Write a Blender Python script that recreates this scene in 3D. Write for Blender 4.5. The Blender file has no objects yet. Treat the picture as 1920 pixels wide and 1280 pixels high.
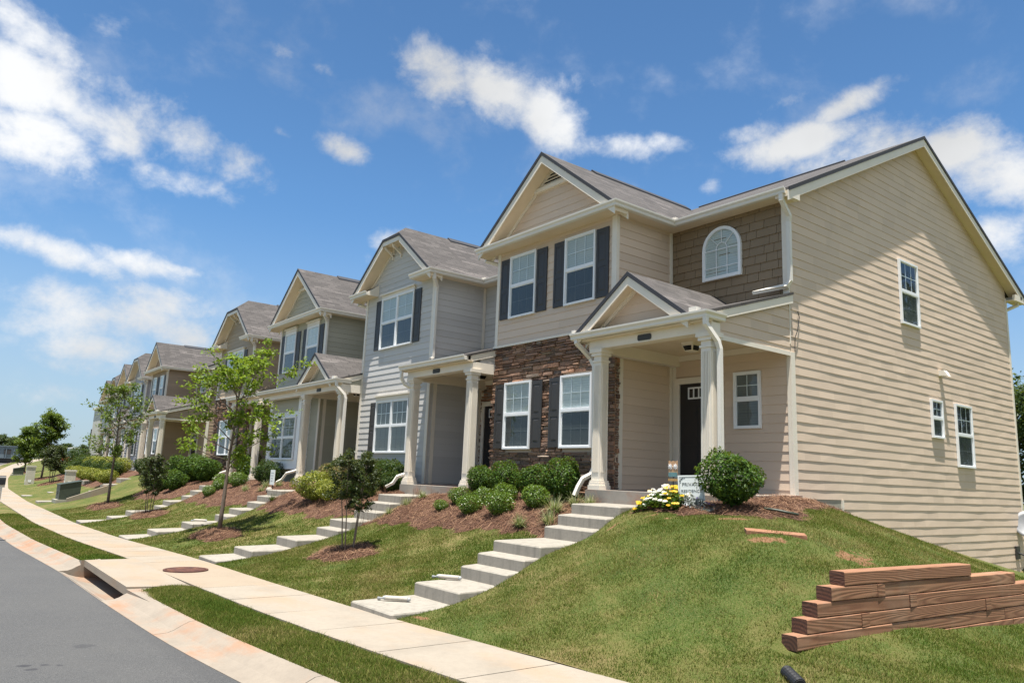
import bpy, math, random
import numpy as np
from mathutils import Vector, Matrix

random.seed(7)
rng = np.random.default_rng(11)
SC = bpy.context.scene
COL = SC.collection
R = math.radians

# ------------------------------------------------------------------ camera
cd = bpy.data.cameras.new('camera')
cd.sensor_fit = 'HORIZONTAL'
cd.sensor_width = 36.0
cd.lens = 26.305
cd.clip_start = 0.05
cd.clip_end = 3000.0
cam = bpy.data.objects.new('camera', cd)
COL.objects.link(cam)
CR = Vector((0.61649322, 0.7863451, 0.03996857))
CU = Vector((0.11807113, -0.14251777, 0.98272473))
CB = Vector((0.77845701, -0.601124, -0.1807059))
m = Matrix((CR, CU, CB)).transposed().to_4x4()
cam.matrix_world = m
SC.camera = cam

# ------------------------------------------------------------------ sun, sky, exposure
SUN = Vector((0.13, -0.14, 1.0)).normalized()
SUN_EL = math.asin(SUN.z)
SUN_AZ = math.atan2(SUN.x, SUN.y)
sd = bpy.data.lights.new('sun', 'SUN')
sd.energy = 5.0
sd.angle = R(0.55)
sd.color = (1.0, 0.95, 0.87)
sun = bpy.data.objects.new('sun', sd)
COL.objects.link(sun)
sun.rotation_euler = (-SUN).to_track_quat('-Z', 'Y').to_euler()
sun.location = (20, -20, 60)
SC.view_settings.view_transform = 'Standard'
SC.view_settings.look = 'None'
SC.view_settings.gamma = 1.0
SC.view_settings.use_curve_mapping = False
SC.view_settings.exposure = 1.1
SC.cycles.use_denoising = True
SC.cycles.denoiser = 'OPENIMAGEDENOISE'
SC.cycles.denoising_input_passes = 'RGB_ALBEDO_NORMAL'
SC.cycles.denoising_prefilter = 'NONE'

SKY_STRENGTH = 0.085
# clouds as soft patches of the sky dome: (azimuth deg from +Y towards +X, elevation deg, half width, half height, tilt, weight)
CLOUDS = []
def build_world():
    w = bpy.data.worlds.new('World')
    SC.world = w
    w.use_nodes = True
    nt = w.node_tree
    N, L = nt.nodes, nt.links
    N.clear()
    out = N.new('ShaderNodeOutputWorld')
    bg = N.new('ShaderNodeBackground')
    sky = N.new('ShaderNodeTexSky')
    sky.sky_type = 'NISHITA'
    sky.sun_disc = False
    sky.sun_elevation = SUN_EL
    sky.sun_rotation = SUN_AZ
    sky.air_density = 1.0
    sky.dust_density = 0.6
    sky.ozone_density = 2.2
    tc = N.new('ShaderNodeTexCoord')
    def math_(op, a, b=None, c=None):
        n = N.new('ShaderNodeMath'); n.operation = op
        for i, v in enumerate((a, b, c)):
            if v is None: continue
            if isinstance(v, (int, float)): n.inputs[i].default_value = v
            else: L.new(v, n.inputs[i])
        return n.outputs[0]
    def dot(vec):
        n = N.new('ShaderNodeVectorMath'); n.operation = 'DOT_PRODUCT'
        L.new(tc.outputs['Generated'], n.inputs[0]); n.inputs[1].default_value = vec
        return n.outputs['Value']
    def noise(scale, detail, rough, vec, dist=0.0):
        n = N.new('ShaderNodeTexNoise'); n.inputs['Scale'].default_value = scale
        n.inputs['Detail'].default_value = detail; n.inputs['Roughness'].default_value = rough
        n.inputs['Distortion'].default_value = dist
        L.new(vec, n.inputs['Vector']); return n.outputs['Fac']
    # stretch along the horizon so the edges read as drifting cloud
    mp = N.new('ShaderNodeMapping'); mp.inputs['Scale'].default_value = (1.0, 1.0, 1.25)
    mp.inputs['Location'].default_value = (3.1, 1.7, 0.4)
    L.new(tc.outputs['Generated'], mp.inputs['Vector'])
    f1 = noise(5.6, 14.0, 0.60, mp.outputs[0], 0.12)
    f2 = noise(15.0, 10.0, 0.66, mp.outputs[0], 0.2)
    f3 = noise(3.2, 4.0, 0.5, mp.outputs[0])
    total = None
    for (az, el, hw, hh, tilt, wt) in CLOUDS:
        a, e = R(az), R(el)
        c = Vector((math.sin(a)*math.cos(e), math.cos(a)*math.cos(e), math.sin(e)))
        e1 = Vector((math.cos(a), -math.sin(a), 0.0))
        e2 = e1.cross(c)
        t = R(tilt)
        u = (e1*math.cos(t)+e2*math.sin(t))/math.tan(R(hw))
        v = (-e1*math.sin(t)+e2*math.cos(t))/math.tan(R(hh))
        du, dv = dot(u), dot(v)
        r2 = math_('MULTIPLY_ADD', du, du, math_('MULTIPLY', dv, dv))
        g = math_('EXPONENT', math_('MULTIPLY', r2, -1.1))
        g = math_('MULTIPLY', g, wt)
        total = g if total is None else math_('MAXIMUM', total, g)
    nse = math_('ADD', math_('MULTIPLY', math_('SUBTRACT', f1, 0.5), 2.2), math_('MULTIPLY', math_('SUBTRACT', f2, 0.5), 1.15))
    dens = math_('ADD', total, nse)
    mr = N.new('ShaderNodeMapRange'); mr.interpolation_type = 'SMOOTHSTEP'
    mr.inputs['From Min'].default_value = 0.30; mr.inputs['From Max'].default_value = 1.05
    L.new(dens, mr.inputs['Value'])
    # faint veil everywhere
    veil = N.new('ShaderNodeMapRange'); veil.interpolation_type = 'SMOOTHSTEP'
    veil.inputs['From Min'].default_value = 0.48; veil.inputs['From Max'].default_value = 0.78
    veil.inputs['To Max'].default_value = 0.42
    L.new(f1, veil.inputs['Value'])
    cover = math_('MAXIMUM', mr.outputs[0], veil.outputs[0])
    shade = N.new('ShaderNodeMapRange')
    shade.inputs['From Min'].default_value = 0.35; shade.inputs['From Max'].default_value = 0.62
    shade.inputs['To Min'].default_value = 3.9; shade.inputs['To Max'].default_value = 5.6
    L.new(f3, shade.inputs['Value'])
    ccol = N.new('ShaderNodeVectorMath'); ccol.operation = 'SCALE'
    ccol.inputs[0].default_value = (0.97, 0.985, 1.0)
    L.new(shade.outputs[0], ccol.inputs['Scale'])
    tint = N.new('ShaderNodeMix'); tint.data_type = 'RGBA'; tint.blend_type = 'MULTIPLY'
    tint.inputs['Factor'].default_value = 1.0
    L.new(sky.outputs[0], tint.inputs['A']); tint.inputs['B'].default_value = SKY_TINT
    # pale summer haze low over the horizon
    sz = N.new('ShaderNodeSeparateXYZ'); L.new(tc.outputs['Generated'], sz.inputs[0])
    hz = N.new('ShaderNodeMapRange'); hz.interpolation_type = 'SMOOTHSTEP'
    hz.inputs['From Min'].default_value = 0.0; hz.inputs['From Max'].default_value = 0.34
    hz.inputs['To Min'].default_value = 0.72; hz.inputs['To Max'].default_value = 0.0
    L.new(sz.outputs[2], hz.inputs['Value'])
    zen = N.new('ShaderNodeMapRange'); zen.inputs['From Min'].default_value = 0.35; zen.inputs['From Max'].default_value = 0.75
    zen.inputs['To Min'].default_value = 1.04; zen.inputs['To Max'].default_value = 0.84
    L.new(sz.outputs[2], zen.inputs['Value'])
    zs_v = N.new('ShaderNodeVectorMath'); zs_v.operation = 'SCALE'
    L.new(tint.outputs['Result'], zs_v.inputs[0]); L.new(zen.outputs[0], zs_v.inputs['Scale'])
    hm = N.new('ShaderNodeMix'); hm.data_type = 'RGBA'
    L.new(hz.outputs[0], hm.inputs['Factor']); L.new(zs_v.outputs[0], hm.inputs['A']); hm.inputs['B'].default_value = (2.75, 3.25, 3.9, 1)
    mix = N.new('ShaderNodeMix'); mix.data_type = 'RGBA'
    L.new(cover, mix.inputs['Factor']); L.new(hm.outputs['Result'], mix.inputs['A']); L.new(ccol.outputs[0], mix.inputs['B'])
    L.new(mix.outputs['Result'], bg.inputs['Color'])
    bg.inputs['Strength'].default_value = SKY_STRENGTH
    L.new(bg.outputs[0], out.inputs['Surface'])
SKY_TINT = (0.50, 0.73, 0.87, 1.0)
CLOUDS += [(-59.43, 29.98, 4.2, 2.29, -22.3, 1.0), (-54.49, 28.86, 5.03, 2.32, -27.3, 1.0), (-49.99, 26.96, 4.69, 2.15, -24.3, 0.95), (-44.73, 25.27, 5.09, 1.33, -10.3, 0.8), (-40.49, 25.15, 3.1, 1.08, -2.3, 0.7), (-56.0, 31.66, 3.04, 1.14, -7.3, 0.5), (-48.32, 29.39, 2.7, 1.16, -2.3, 0.45), (-88.5, 23.46, 3.89, 2.88, -12.3, 0.95), (-87.14, 20.55, 4.35, 2.21, -2.3, 0.9), (-88.76, 26.91, 4.18, 2.12, -22.3, 0.85), (-83.86, 28.48, 3.26, 1.28, -12.3, 0.55), (-81.87, 21.9, 4.92, 2.32, -12.3, 0.95), (-77.69, 22.12, 5.9, 2.8, -17.3, 1.0), (-73.84, 21.02, 5.67, 2.48, -22.3, 0.95), (-75.55, 19.61, 4.84, 1.64, -12.3, 0.85), (-66.57, 23.63, 2.94, 1.2, -7.3, 0.85), (-71.07, 24.08, 3.25, 1.06, -12.3, 0.5), (-80.85, 24.42, 1.51, 0.84, -2.3, 0.5), (-84.91, 13.5, 6.37, 1.28, -5.3, 0.9), (-80.11, 13.64, 4.32, 1.2, -6.3, 0.85), (-77.35, 13.52, 2.41, 0.67, -4.3, 0.7), (-85.08, 10.32, 5.6, 1.9, -2.3, 0.9), (-81.23, 9.46, 7.36, 2.37, -2.3, 0.95), (-76.82, 8.91, 4.84, 1.9, -2.3, 0.85), (-85.87, 7.42, 4.44, 1.88, -2.3, 0.6), (-81.46, 6.19, 5.39, 1.43, -2.3, 0.6), (-83.67, 4.2, 4.52, 1.53, -2.3, 0.5), (-26.68, 26.68, 3.92, 1.14, 22.7, 0.85), (-30.49, 24.37, 6.66, 1.78, 3.7, 0.9), (-25.41, 23.36, 6.09, 2.15, 5.7, 0.95), (-20.72, 22.95, 4.81, 2.06, -2.3, 0.9), (-17.78, 20.41, 3.69, 2.35, -12.3, 0.85), (-18.64, 16.83, 3.07, 2.05, -17.3, 0.75), (-34.35, 25.48, 3.77, 1.28, -2.3, 0.75), (-37.21, 21.96, 1.74, 1.08, -2.3, 0.6), (-32.34, 27.08, 2.59, 0.67, 12.7, 0.5), (-62.32, 17.49, 2.88, 1.44, 17.7, 0.95), (-63.87, 16.15, 1.71, 1.04, -2.3, 0.7), (-68.55, 28.86, 1.38, 0.75, -2.3, 0.5), (-71.7, 29.55, 1.57, 0.81, -2.3, 0.4), (-79.16, 19.65, 3.52, 1.59, -12.3, 0.8), (-85.64, 22.98, 2.57, 1.49, -2.3, 0.75), (-82.3, 7.88, 6.14, 1.95, -2.3, 0.85), (-85.48, 8.86, 4.47, 1.89, -2.3, 0.85), (-78.09, 10.99, 3.58, 1.62, -7.3, 0.8), (-69.59, 21.32, 2.5, 1.11, -12.3, 0.6)]
# unseen cloud bank behind the camera, added to fill the house walls with light
CLOUDS += [(95, 28, 42, 20, 0, 1.05), (130, 55, 36, 20, 0, 1.0), (60, 40, 25, 16, 0, 0.95), (205, 25, 30, 10, 0, 0.8), (165, 30, 30, 12, 0, 0.75)]
build_world()

# ------------------------------------------------------------------ mesh helpers
def tag(o, label=None, cat=None, group=None, kind=None):
    if label: o['label'] = label
    if cat: o['category'] = cat
    if group: o['group'] = group
    if kind: o['kind'] = kind
    return o

def empty(name, loc, label, cat, group=None):
    o = bpy.data.objects.new(name, None)
    o.empty_display_size = 0.3
    COL.objects.link(o)
    o.location = loc
    return tag(o, label, cat, group)

def root_loc(o):
    while o.parent: o = o.parent
    return np.array(o.location)

class MB:
    """collects polygons, then links them as ONE mesh object"""
    def __init__(s): s.v = []; s.f = []
    def poly(s, pts):
        b = len(s.v); s.v.extend([tuple(p) for p in pts]); s.f.append(tuple(range(b, b+len(pts))))
    def hull(s, a, b):
        """solid between two matching outlines a and b"""
        n = len(a); o = len(s.v)
        s.v.extend([tuple(p) for p in a]); s.v.extend([tuple(p) for p in b])
        s.f.append(tuple(range(o+n-1, o-1, -1))); s.f.append(tuple(range(o+n, o+2*n)))
        for i in range(n):
            j = (i+1) % n
            s.f.append((o+i, o+j, o+n+j, o+n+i))
    def box(s, x0, x1, y0, y1, z0, z1):
        s.hull([(x0, y0, z0), (x1, y0, z0), (x1, y1, z0), (x0, y1, z0)], [(x0, y0, z1), (x1, y0, z1), (x1, y1, z1), (x0, y1, z1)])
    def mbox(s, M, u0, u1, d0, d1, z0, z1):
        a = [M(u0, d0, z0), M(u1, d0, z0), M(u1, d1, z0), M(u0, d1, z0)]
        b = [M(u0, d0, z1), M(u1, d0, z1), M(u1, d1, z1), M(u0, d1, z1)]
        s.hull(a, b)
    def bar(s, p, q, w, h, up=(0, 0, 1)):
        p, q = Vector(p), Vector(q); d = (q-p).normalized(); up = Vector(up)
        if abs(d.dot(up)) > 0.98: up = Vector((0, 1, 0))
        a = d.cross(up).normalized()*w/2; b = a.cross(d).normalized()*h/2
        s.hull([p-a-b, p+a-b, p+a+b, p-a+b], [q-a-b, q+a-b, q+a+b, q-a+b])
    def tube(s, pts, rad, n=8, cap=True):
        """round tube through pts; rad one number or one per point"""
        pts = [Vector(p) for p in pts]
        if not hasattr(rad, '__len__'): rad = [rad]*len(pts)
        o = len(s.v); prev = None
        for i, p in enumerate(pts):
            d = (pts[min(i+1, len(pts)-1)]-pts[max(i-1, 0)]).normalized()
            if prev is None:
                a = d.cross(Vector((0, 0, 1)))
                if a.length < 0.05: a = d.cross(Vector((0, 1, 0)))
            else: a = prev - d*prev.dot(d)
            a.normalize(); prev = a; b = d.cross(a)
            for k in range(n):
                t = 2*math.pi*k/n
                s.v.append(tuple(p+(a*math.cos(t)+b*math.sin(t))*rad[i]))
        for i in range(len(pts)-1):
            for k in range(n):
                j = (k+1) % n
                s.f.append((o+i*n+k, o+i*n+j, o+(i+1)*n+j, o+(i+1)*n+k))
        if cap:
            s.f.append(tuple(range(o+n-1, o-1, -1))); e = o+(len(pts)-1)*n
            s.f.append(tuple(range(e, e+n)))
    def rect_tube(s, pts, w, h, ref=(1, 0, 0)):
        """rectangular pipe (downspout) with mitred bends; width lies along ref"""
        pts = [Vector(p) for p in pts]; ref = Vector(ref); o = len(s.v)
        for i, p in enumerate(pts):
            d0 = (p-pts[i-1]).normalized() if i else None
            d1 = (pts[i+1]-p).normalized() if i < len(pts)-1 else None
            d = (d0+d1).normalized() if d0 and d1 else (d0 or d1)
            k = 1.0/max(0.5, d.dot(d1 if d1 else d0))
            a = ref - d*ref.dot(d)
            if a.length < 0.15: a = Vector((0, 1, 0)) - d*d.y
            a.normalize(); b = d.cross(a)
            for (sa, sb) in ((-1, -1), (1, -1), (1, 1), (-1, 1)):
                s.v.append(tuple(p+a*(sa*w/2)+b*(sb*h/2*k)))
        for i in range(len(pts)-1):
            for k in range(4):
                j = (k+1) % 4
                s.f.append((o+i*4+k, o+i*4+j, o+(i+1)*4+j, o+(i+1)*4+k))
        s.f.append((o+3, o+2, o+1, o)); e = o+(len(pts)-1)*4; s.f.append((e, e+1, e+2, e+3))
    def sweep(s, path, prof):
        """profile (outward, z) swept along a 2-D path [(x,y)], outward = right of travel, mitred; z added from path z"""
        P = [Vector((p[0], p[1])) for p in path]; zz = [p[2] if len(p) > 2 else 0.0 for p in path]
        n = len(prof); o = len(s.v)
        for i, p in enumerate(P):
            d0 = (p-P[i-1]).normalized() if i else None
            d1 = (P[i+1]-p).normalized() if i < len(P)-1 else None
            n0 = Vector((d0.y, -d0.x)) if d0 else None; n1 = Vector((d1.y, -d1.x)) if d1 else None
            if n0 and n1:
                nn = (n0+n1); nn = nn/ (nn.dot(n0))
            else: nn = n0 or n1
            for (u, z) in prof: s.v.append((p.x+nn.x*u, p.y+nn.y*u, zz[i]+z))
        for i in range(len(P)-1):
            for k in range(n):
                j = (k+1) % n
                s.f.append((o+i*n+k, o+(i+1)*n+k, o+(i+1)*n+j, o+i*n+j))
        s.f.append(tuple(range(o, o+n))); e = o+(len(P)-1)*n; s.f.append(tuple(range(e+n-1, e-1, -1)))
    def lathe(s, prof, c, n=16):
        """prof [(r,z)] about the vertical through c"""
        o = len(s.v)
        for (r, z) in prof:
            for k in range(n):
                t = 2*math.pi*k/n; s.v.append((c[0]+r*math.cos(t), c[1]+r*math.sin(t), c[2]+z))
        for i in range(len(prof)-1):
            for k in range(n):
                j = (k+1) % n
                s.f.append((o+i*n+k, o+i*n+j, o+(i+1)*n+j, o+(i+1)*n+k))
        s.f.append(tuple(range(o+n-1, o-1, -1))); e = o+(len(prof)-1)*n; s.f.append(tuple(range(e, e+n)))
    def build(s, name, mat, parent=None, smooth=False, uv=True, fix=True):
        me = bpy.data.meshes.new(name)
        off = root_loc(parent) if parent else np.zeros(3)
        V = np.array(s.v, dtype=float).reshape(-1, 3)-off
        me.from_pydata(V.tolist(), [], s.f)
        if fix:
            import bmesh
            b = bmesh.new(); b.from_mesh(me); bmesh.ops.recalc_face_normals(b, faces=b.faces); b.to_mesh(me); b.free()
        if uv: auto_uv(me, off)
        if smooth: me.polygons.foreach_set('use_smooth', [True]*len(me.polygons))
        me.materials.append(mat)
        o = bpy.data.objects.new(name, me)
        COL.objects.link(o)
        if parent: o.parent = parent
        return o

def auto_uv(me, off):
    nl = len(me.loops)
    if nl == 0: return
    uvl = me.uv_layers.new(name='UVMap')
    co = np.empty(len(me.vertices)*3); me.vertices.foreach_get('co', co); co = co.reshape(-1, 3)+off
    li = np.empty(nl, dtype=np.int32); me.loops.foreach_get('vertex_index', li)
    npol = len(me.polygons)
    nrm = np.empty(npol*3); me.polygons.foreach_get('normal', nrm); nrm = nrm.reshape(-1, 3)
    tot = np.empty(npol, dtype=np.int32); me.polygons.foreach_get('loop_total', tot)
    pi = np.repeat(np.arange(npol), tot)
    t = np.stack([-nrm[:, 1], nrm[:, 0], np.zeros(npol)], 1)
    ln = np.linalg.norm(t, axis=1)
    flat = ln < 0.05
    t[flat] = (1, 0, 0); ln[flat] = 1
    t /= ln[:, None]
    b = np.cross(nrm, t)
    P = co[li]
    uv = np.stack([(P*t[pi]).sum(1), (P*b[pi]).sum(1)], 1)
    uvl.data.foreach_set('uv', uv.ravel())

def fast_mesh(name, V, F, mat, parent=None, smooth=False, uv=None):
    """V (n,3), F (m,k) arrays -> one mesh object"""
    me = bpy.data.meshes.new(name)
    V = np.asarray(V, dtype=np.float32)
    if parent is not None: V = V-root_loc(parent).astype(np.float32)
    F = np.asarray(F, dtype=np.int32); k = F.shape[1]
    me.vertices.add(len(V)); me.vertices.foreach_set('co', V.ravel())
    me.loops.add(F.size); me.loops.foreach_set('vertex_index', F.ravel())
    me.polygons.add(len(F))
    me.polygons.foreach_set('loop_start', np.arange(0, F.size, k, dtype=np.int32))
    me.polygons.foreach_set('loop_total', np.full(len(F), k, dtype=np.int32))
    me.update(calc_edges=True)
    if smooth: me.polygons.foreach_set('use_smooth', np.ones(len(F), dtype=bool))
    me.materials.append(mat)
    o = bpy.data.objects.new(name, me)
    COL.objects.link(o)
    if parent is not None: o.parent = parent
    return o

def clip(poly, ax, lim, keep_ge):
    """clip a 2-D polygon by coordinate ax against lim"""
    out = []; n = len(poly)
    for i in range(n):
        a, b = poly[i], poly[(i+1) % n]
        ia = (a[ax] >= lim-1e-9) if keep_ge else (a[ax] <= lim+1e-9)
        ib = (b[ax] >= lim-1e-9) if keep_ge else (b[ax] <= lim+1e-9)
        if ia: out.append(a)
        if ia != ib:
            t = (lim-a[ax])/(b[ax]-a[ax])
            p = [a[0]+t*(b[0]-a[0]), a[1]+t*(b[1]-a[1])]; p[ax] = lim
            out.append(tuple(p))
    return out

def front(Y):  return lambda u, d, z: (u, Y-d, z)        # wall facing the street
def side(X):   return lambda u, d, z: (X+d, u, z)        # wall facing +x
EXPO = 0.163
def siding(mb, M, poly, expo=EXPO, wavy=0.0, step=None, proud=0.011, pieces=None, z_off=0.0):
    """lap boards over a convex outline in (u, z)"""
    us = [p[0] for p in poly]; zs = [p[1] for p in poly]
    k0 = int(math.floor((min(zs)-z_off)/expo)); k1 = int(math.ceil((max(zs)-z_off)/expo))
    for k in range(k0, k1+1):
        z0 = k*expo+z_off; z1 = z0+expo
        c = clip(clip(poly, 1, z0, True), 1, z1, False)
        if len(c) < 3: continue
        ua, ub = min(p[0] for p in c), max(p[0] for p in c)
        if ub-ua < 0.01: continue
        cuts = [ua]
        if pieces:
            x = ua+random.uniform(0.05, pieces)
            while x < ub-0.08:
                cuts.append(x); x += random.uniform(0.55*pieces, 1.5*pieces)
        elif step:
            x = ua+step*random.uniform(0.4, 1)
            while x < ub-0.05: cuts.append(x); x += step
        cuts.append(ub)
        val = 0.0; ph = random.uniform(0, 6.28); fr = random.uniform(1.6, 3.2); ph2 = random.uniform(0, 6.28)
        def pr(u, extra):
            w = 0.0
            if wavy: w = wavy*(0.6*math.sin(u*fr+ph)+0.4*math.sin(u*fr*2.7+ph2))
            return proud+w+extra
        for i in range(len(cuts)-1):
            q = clip(clip(c, 0, cuts[i], True), 0, cuts[i+1], False)
            if len(q) < 3: continue
            ex = random.uniform(-0.002, 0.004) if pieces else 0.0
            g = 0.004 if pieces else 0.0
            def D(p): 
                t = (p[1]-z0)/expo
                return 0.003+max(0.002, pr(p[0], ex))*(1-t)
            def U(p): return min(max(p[0], cuts[i]+g), cuts[i+1]-g)
            mb.poly([M(U(p), D(p), p[1]) for p in q])
            low = [p for p in q if abs(p[1]-z0) < 1e-6]
            if len(low) >= 2:
                a = min(low); b = max(low)
                mb.poly([M(U(a), D(a), z0), M(U(b), D(b), z0), M(U(b), -0.01, z0), M(U(a), -0.01, z0)])
            if pieces:
                for uu in (cuts[i]+g, cuts[i+1]-g):
                    mb.poly([M(uu, D((uu, z0)), z0), M(uu, D((uu, min(z1, max(zs)))), z1), M(uu, -0.01, z1), M(uu, -0.01, z0)])
# ------------------------------------------------------------------ materials
class NT:
    def __init__(s, name):
        s.m = bpy.data.materials.new(name); s.m.use_nodes = True
        s.t = s.m.node_tree; s.N = s.t.nodes; s.L = s.t.links
        s.b = s.N['Principled BSDF']
    def n(s, typ, **kw):
        x = s.N.new(typ)
        for k, v in kw.items():
            if k.startswith('i_'):
                key = k[2:]; key = int(key) if key.isdigit() else key.replace('_', ' ')
                if hasattr(v, 'is_output') or hasattr(v, 'links'): s.L.new(v, x.inputs[key])
                else: x.inputs[key].default_value = v
            else: setattr(x, k, v)
        return x
    def noise(s, vec, scale, detail=4, rough=0.55, dist=0.0):
        return s.n('ShaderNodeTexNoise', i_Vector=vec, i_Scale=scale, i_Detail=detail, i_Roughness=rough, i_Distortion=dist).outputs['Fac']
    def ramp(s, fac, stops, interp='LINEAR'):
        r = s.n('ShaderNodeValToRGB', i_Fac=fac); cr = r.color_ramp; cr.interpolation = interp
        while len(cr.elements) < len(stops): cr.elements.new(0.5)
        for e, (p, c) in zip(cr.elements, stops): e.position = p; e.color = (*c, 1)
        return r.outputs['Color']
    def mix(s, fac, a, b, mode='MIX'):
        x = s.n('ShaderNodeMix', data_type='RGBA', blend_type=mode)
        for key, v in (('Factor', fac), ('A', a), ('B', b)):
            i = x.inputs[key] if key != 'Factor' else x.inputs[0]
            if key in 'AB': i = x.inputs[6] if key == 'A' else x.inputs[7]
            if hasattr(v, 'is_output'): s.L.new(v, i)
            elif isinstance(v, (int, float)) and key != 'Factor': i.default_value = (v, v, v, 1)
            elif isinstance(v, tuple): i.default_value = (*v[:3], 1)
            else: i.default_value = v
        return x.outputs[2]
    def math(s, op, a, b=0.0, c=0.0):
        x = s.n('ShaderNodeMath', operation=op)
        for i, v in enumerate((a, b, c)):
            if hasattr(v, 'is_output'): s.L.new(v, x.inputs[i])
            else: x.inputs[i].default_value = v
        return x.outputs[0]
    def rng(s, v, a, b, c=0.0, d=1.0, smooth=True):
        x = s.n('ShaderNodeMapRange', i_Value=v)
        if smooth: x.interpolation_type = 'SMOOTHSTEP'
        x.inputs['From Min'].default_value = a; x.inputs['From Max'].default_value = b
        x.inputs['To Min'].default_value = c; x.inputs['To Max'].default_value = d
        return x.outputs[0]
    def bump(s, h, strength=0.3, dist=0.01):
        b = s.n('ShaderNodeBump', i_Height=h, i_Strength=strength, i_Distance=dist)
        s.L.new(b.outputs[0], s.b.inputs['Normal'])
    def col(s, c):
        if hasattr(c, 'is_output'): s.L.new(c, s.b.inputs['Base Color'])
        else: s.b.inputs['Base Color'].default_value = (*c, 1)
    def rough(s, v):
        if hasattr(v, 'is_output'): s.L.new(v, s.b.inputs['Roughness'])
        else: s.b.inputs['Roughness'].default_value = v
    @property
    def obj(s): return s.n('ShaderNodeTexCoord').outputs['Object']
    @property
    def pos(s): return s.n('ShaderNodeNewGeometry').outputs['Position']
    @property
    def uv(s): return s.n('ShaderNodeTexCoord').outputs['UV']
    @property
    def isl(s): return s.n('ShaderNodeNewGeometry').outputs['Random Per Island']
    @property
    def oin(s): return s.n('ShaderNodeObjectInfo').outputs['Random']
    def mapv(s, v, scale=(1, 1, 1), rot=(0, 0, 0)):
        return s.n('ShaderNodeMapping', i_Vector=v, i_Scale=scale, i_Rotation=rot).outputs[0]

def sc(c, k): return tuple(x*k for x in c)

def m_siding(name, c):
    t = NT(name); p = t.pos
    g = t.noise(t.mapv(t.uv, (3, 60, 1)), 1.0, 5, 0.6)
    big = t.noise(p, 0.6, 4, 0.6)
    isl = t.isl
    f = t.math('ADD', t.math('MULTIPLY', isl, 0.5), t.math('MULTIPLY', big, 0.5))
    cc = t.ramp(f, [(0.15, sc(c, 0.90)), (0.5, c), (0.9, sc(c, 1.07))])
    dirt = t.rng(t.noise(t.mapv(p, (1, 1, 0.35)), 2.4, 6, 0.65), 0.58, 0.8, 0, 0.16)
    cc = t.mix(dirt, cc, sc((0.30, 0.25, 0.20), 0.8))
    t.col(cc); t.rough(0.62)
    t.bump(g, 0.12, 0.004)
    return t.m

def m_paint(name, c, rough=0.45, var=0.06):
    t = NT(name); p = t.pos
    f = t.noise(p, 3.0, 5, 0.6)
    t.col(t.ramp(f, [(0.25, sc(c, 1-var)), (0.75, sc(c, 1+var*0.5))]))
    t.rough(rough); t.bump(t.noise(p, 60, 3), 0.05, 0.003)
    return t.m

def m_roof(name, base):
    t = NT(name); uv = t.uv
    def brick(sc_, w, h, bias, off):
        b = t.n('ShaderNodeTexBrick', i_Vector=uv, i_Scale=1.0)
        b.offset = off; b.offset_frequency = 2
        b.inputs['Brick Width'].default_value = w; b.inputs['Row Height'].default_value = h
        b.inputs['Mortar Size'].default_value = 0.006; b.inputs['Mortar Smooth'].default_value = 0.2
        b.inputs['Bias'].default_value = bias
        b.inputs['Color1'].default_value = (0, 0, 0, 1); b.inputs['Color2'].default_value = (1, 1, 1, 1)
        b.inputs['Mortar'].default_value = (0.0, 0.0, 0.0, 1)
        return b
    b1 = brick(1, 0.31, 0.14, 0.0, 0.37)
    b2 = brick(1, 0.93, 0.14, -0.62, 0.43)
    vor = t.noise(t.mapv(uv, (1.3, 7.1, 1)), 1.0, 2, 0.5)
    tone = t.ramp(b1.outputs['Color'], [(0.0, sc(base, 0.72)), (0.5, base), (1.0, sc(base, 1.3))])
    light = t.math('MULTIPLY', t.rng(b2.outputs['Color'], 0.12, 0.45), t.rng(vor, 0.44, 0.54))
    tone = t.mix(t.math('MULTIPLY', light, 0.85), tone, sc(base, 2.5))
    tone = t.mix(t.math('MULTIPLY', b1.outputs['Fac'], 0.75), tone, sc(base, 0.3))
    sp = t.noise(uv, 90, 2, 0.7)
    tone = t.mix(t.rng(sp, 0.35, 0.7, 0, 0.35), tone, sc(base, 0.55))
    t.col(tone); t.rough(0.88)
    h = t.math('SUBTRACT', t.math('MULTIPLY', sp, 0.3), b1.outputs['Fac'])
    t.bump(h, 0.5, 0.012)
    return t.m

def m_stone(name):
    t = NT(name); p = t.pos
    i = t.isl
    c = t.ramp(i, [(0.0, (0.060, 0.040, 0.032)), (0.14, (0.26, 0.135, 0.080)), (0.3, (0.115, 0.075, 0.055)), (0.45, (0.35, 0.18, 0.105)), (0.6, (0.18, 0.12, 0.09)), (0.75, (0.43, 0.245, 0.15)), (0.88, (0.095, 0.075, 0.062)), (1.0, (0.32, 0.25, 0.19))])
    n = t.noise(t.mapv(p, (1, 1, 3)), 16, 6, 0.65)
    c = t.mix(t.rng(n, 0.4, 0.75, 0, 0.55), c, (0.36, 0.22, 0.15))
    c = t.mix(t.rng(t.noise(p, 9, 4), 0.55, 0.75, 0, 0.6), c, (0.05, 0.04, 0.035))
    t.col(c); t.rough(0.85)
    t.bump(t.noise(p, 34, 8, 0.7), 0.9, 0.02)
    return t.m

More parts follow.
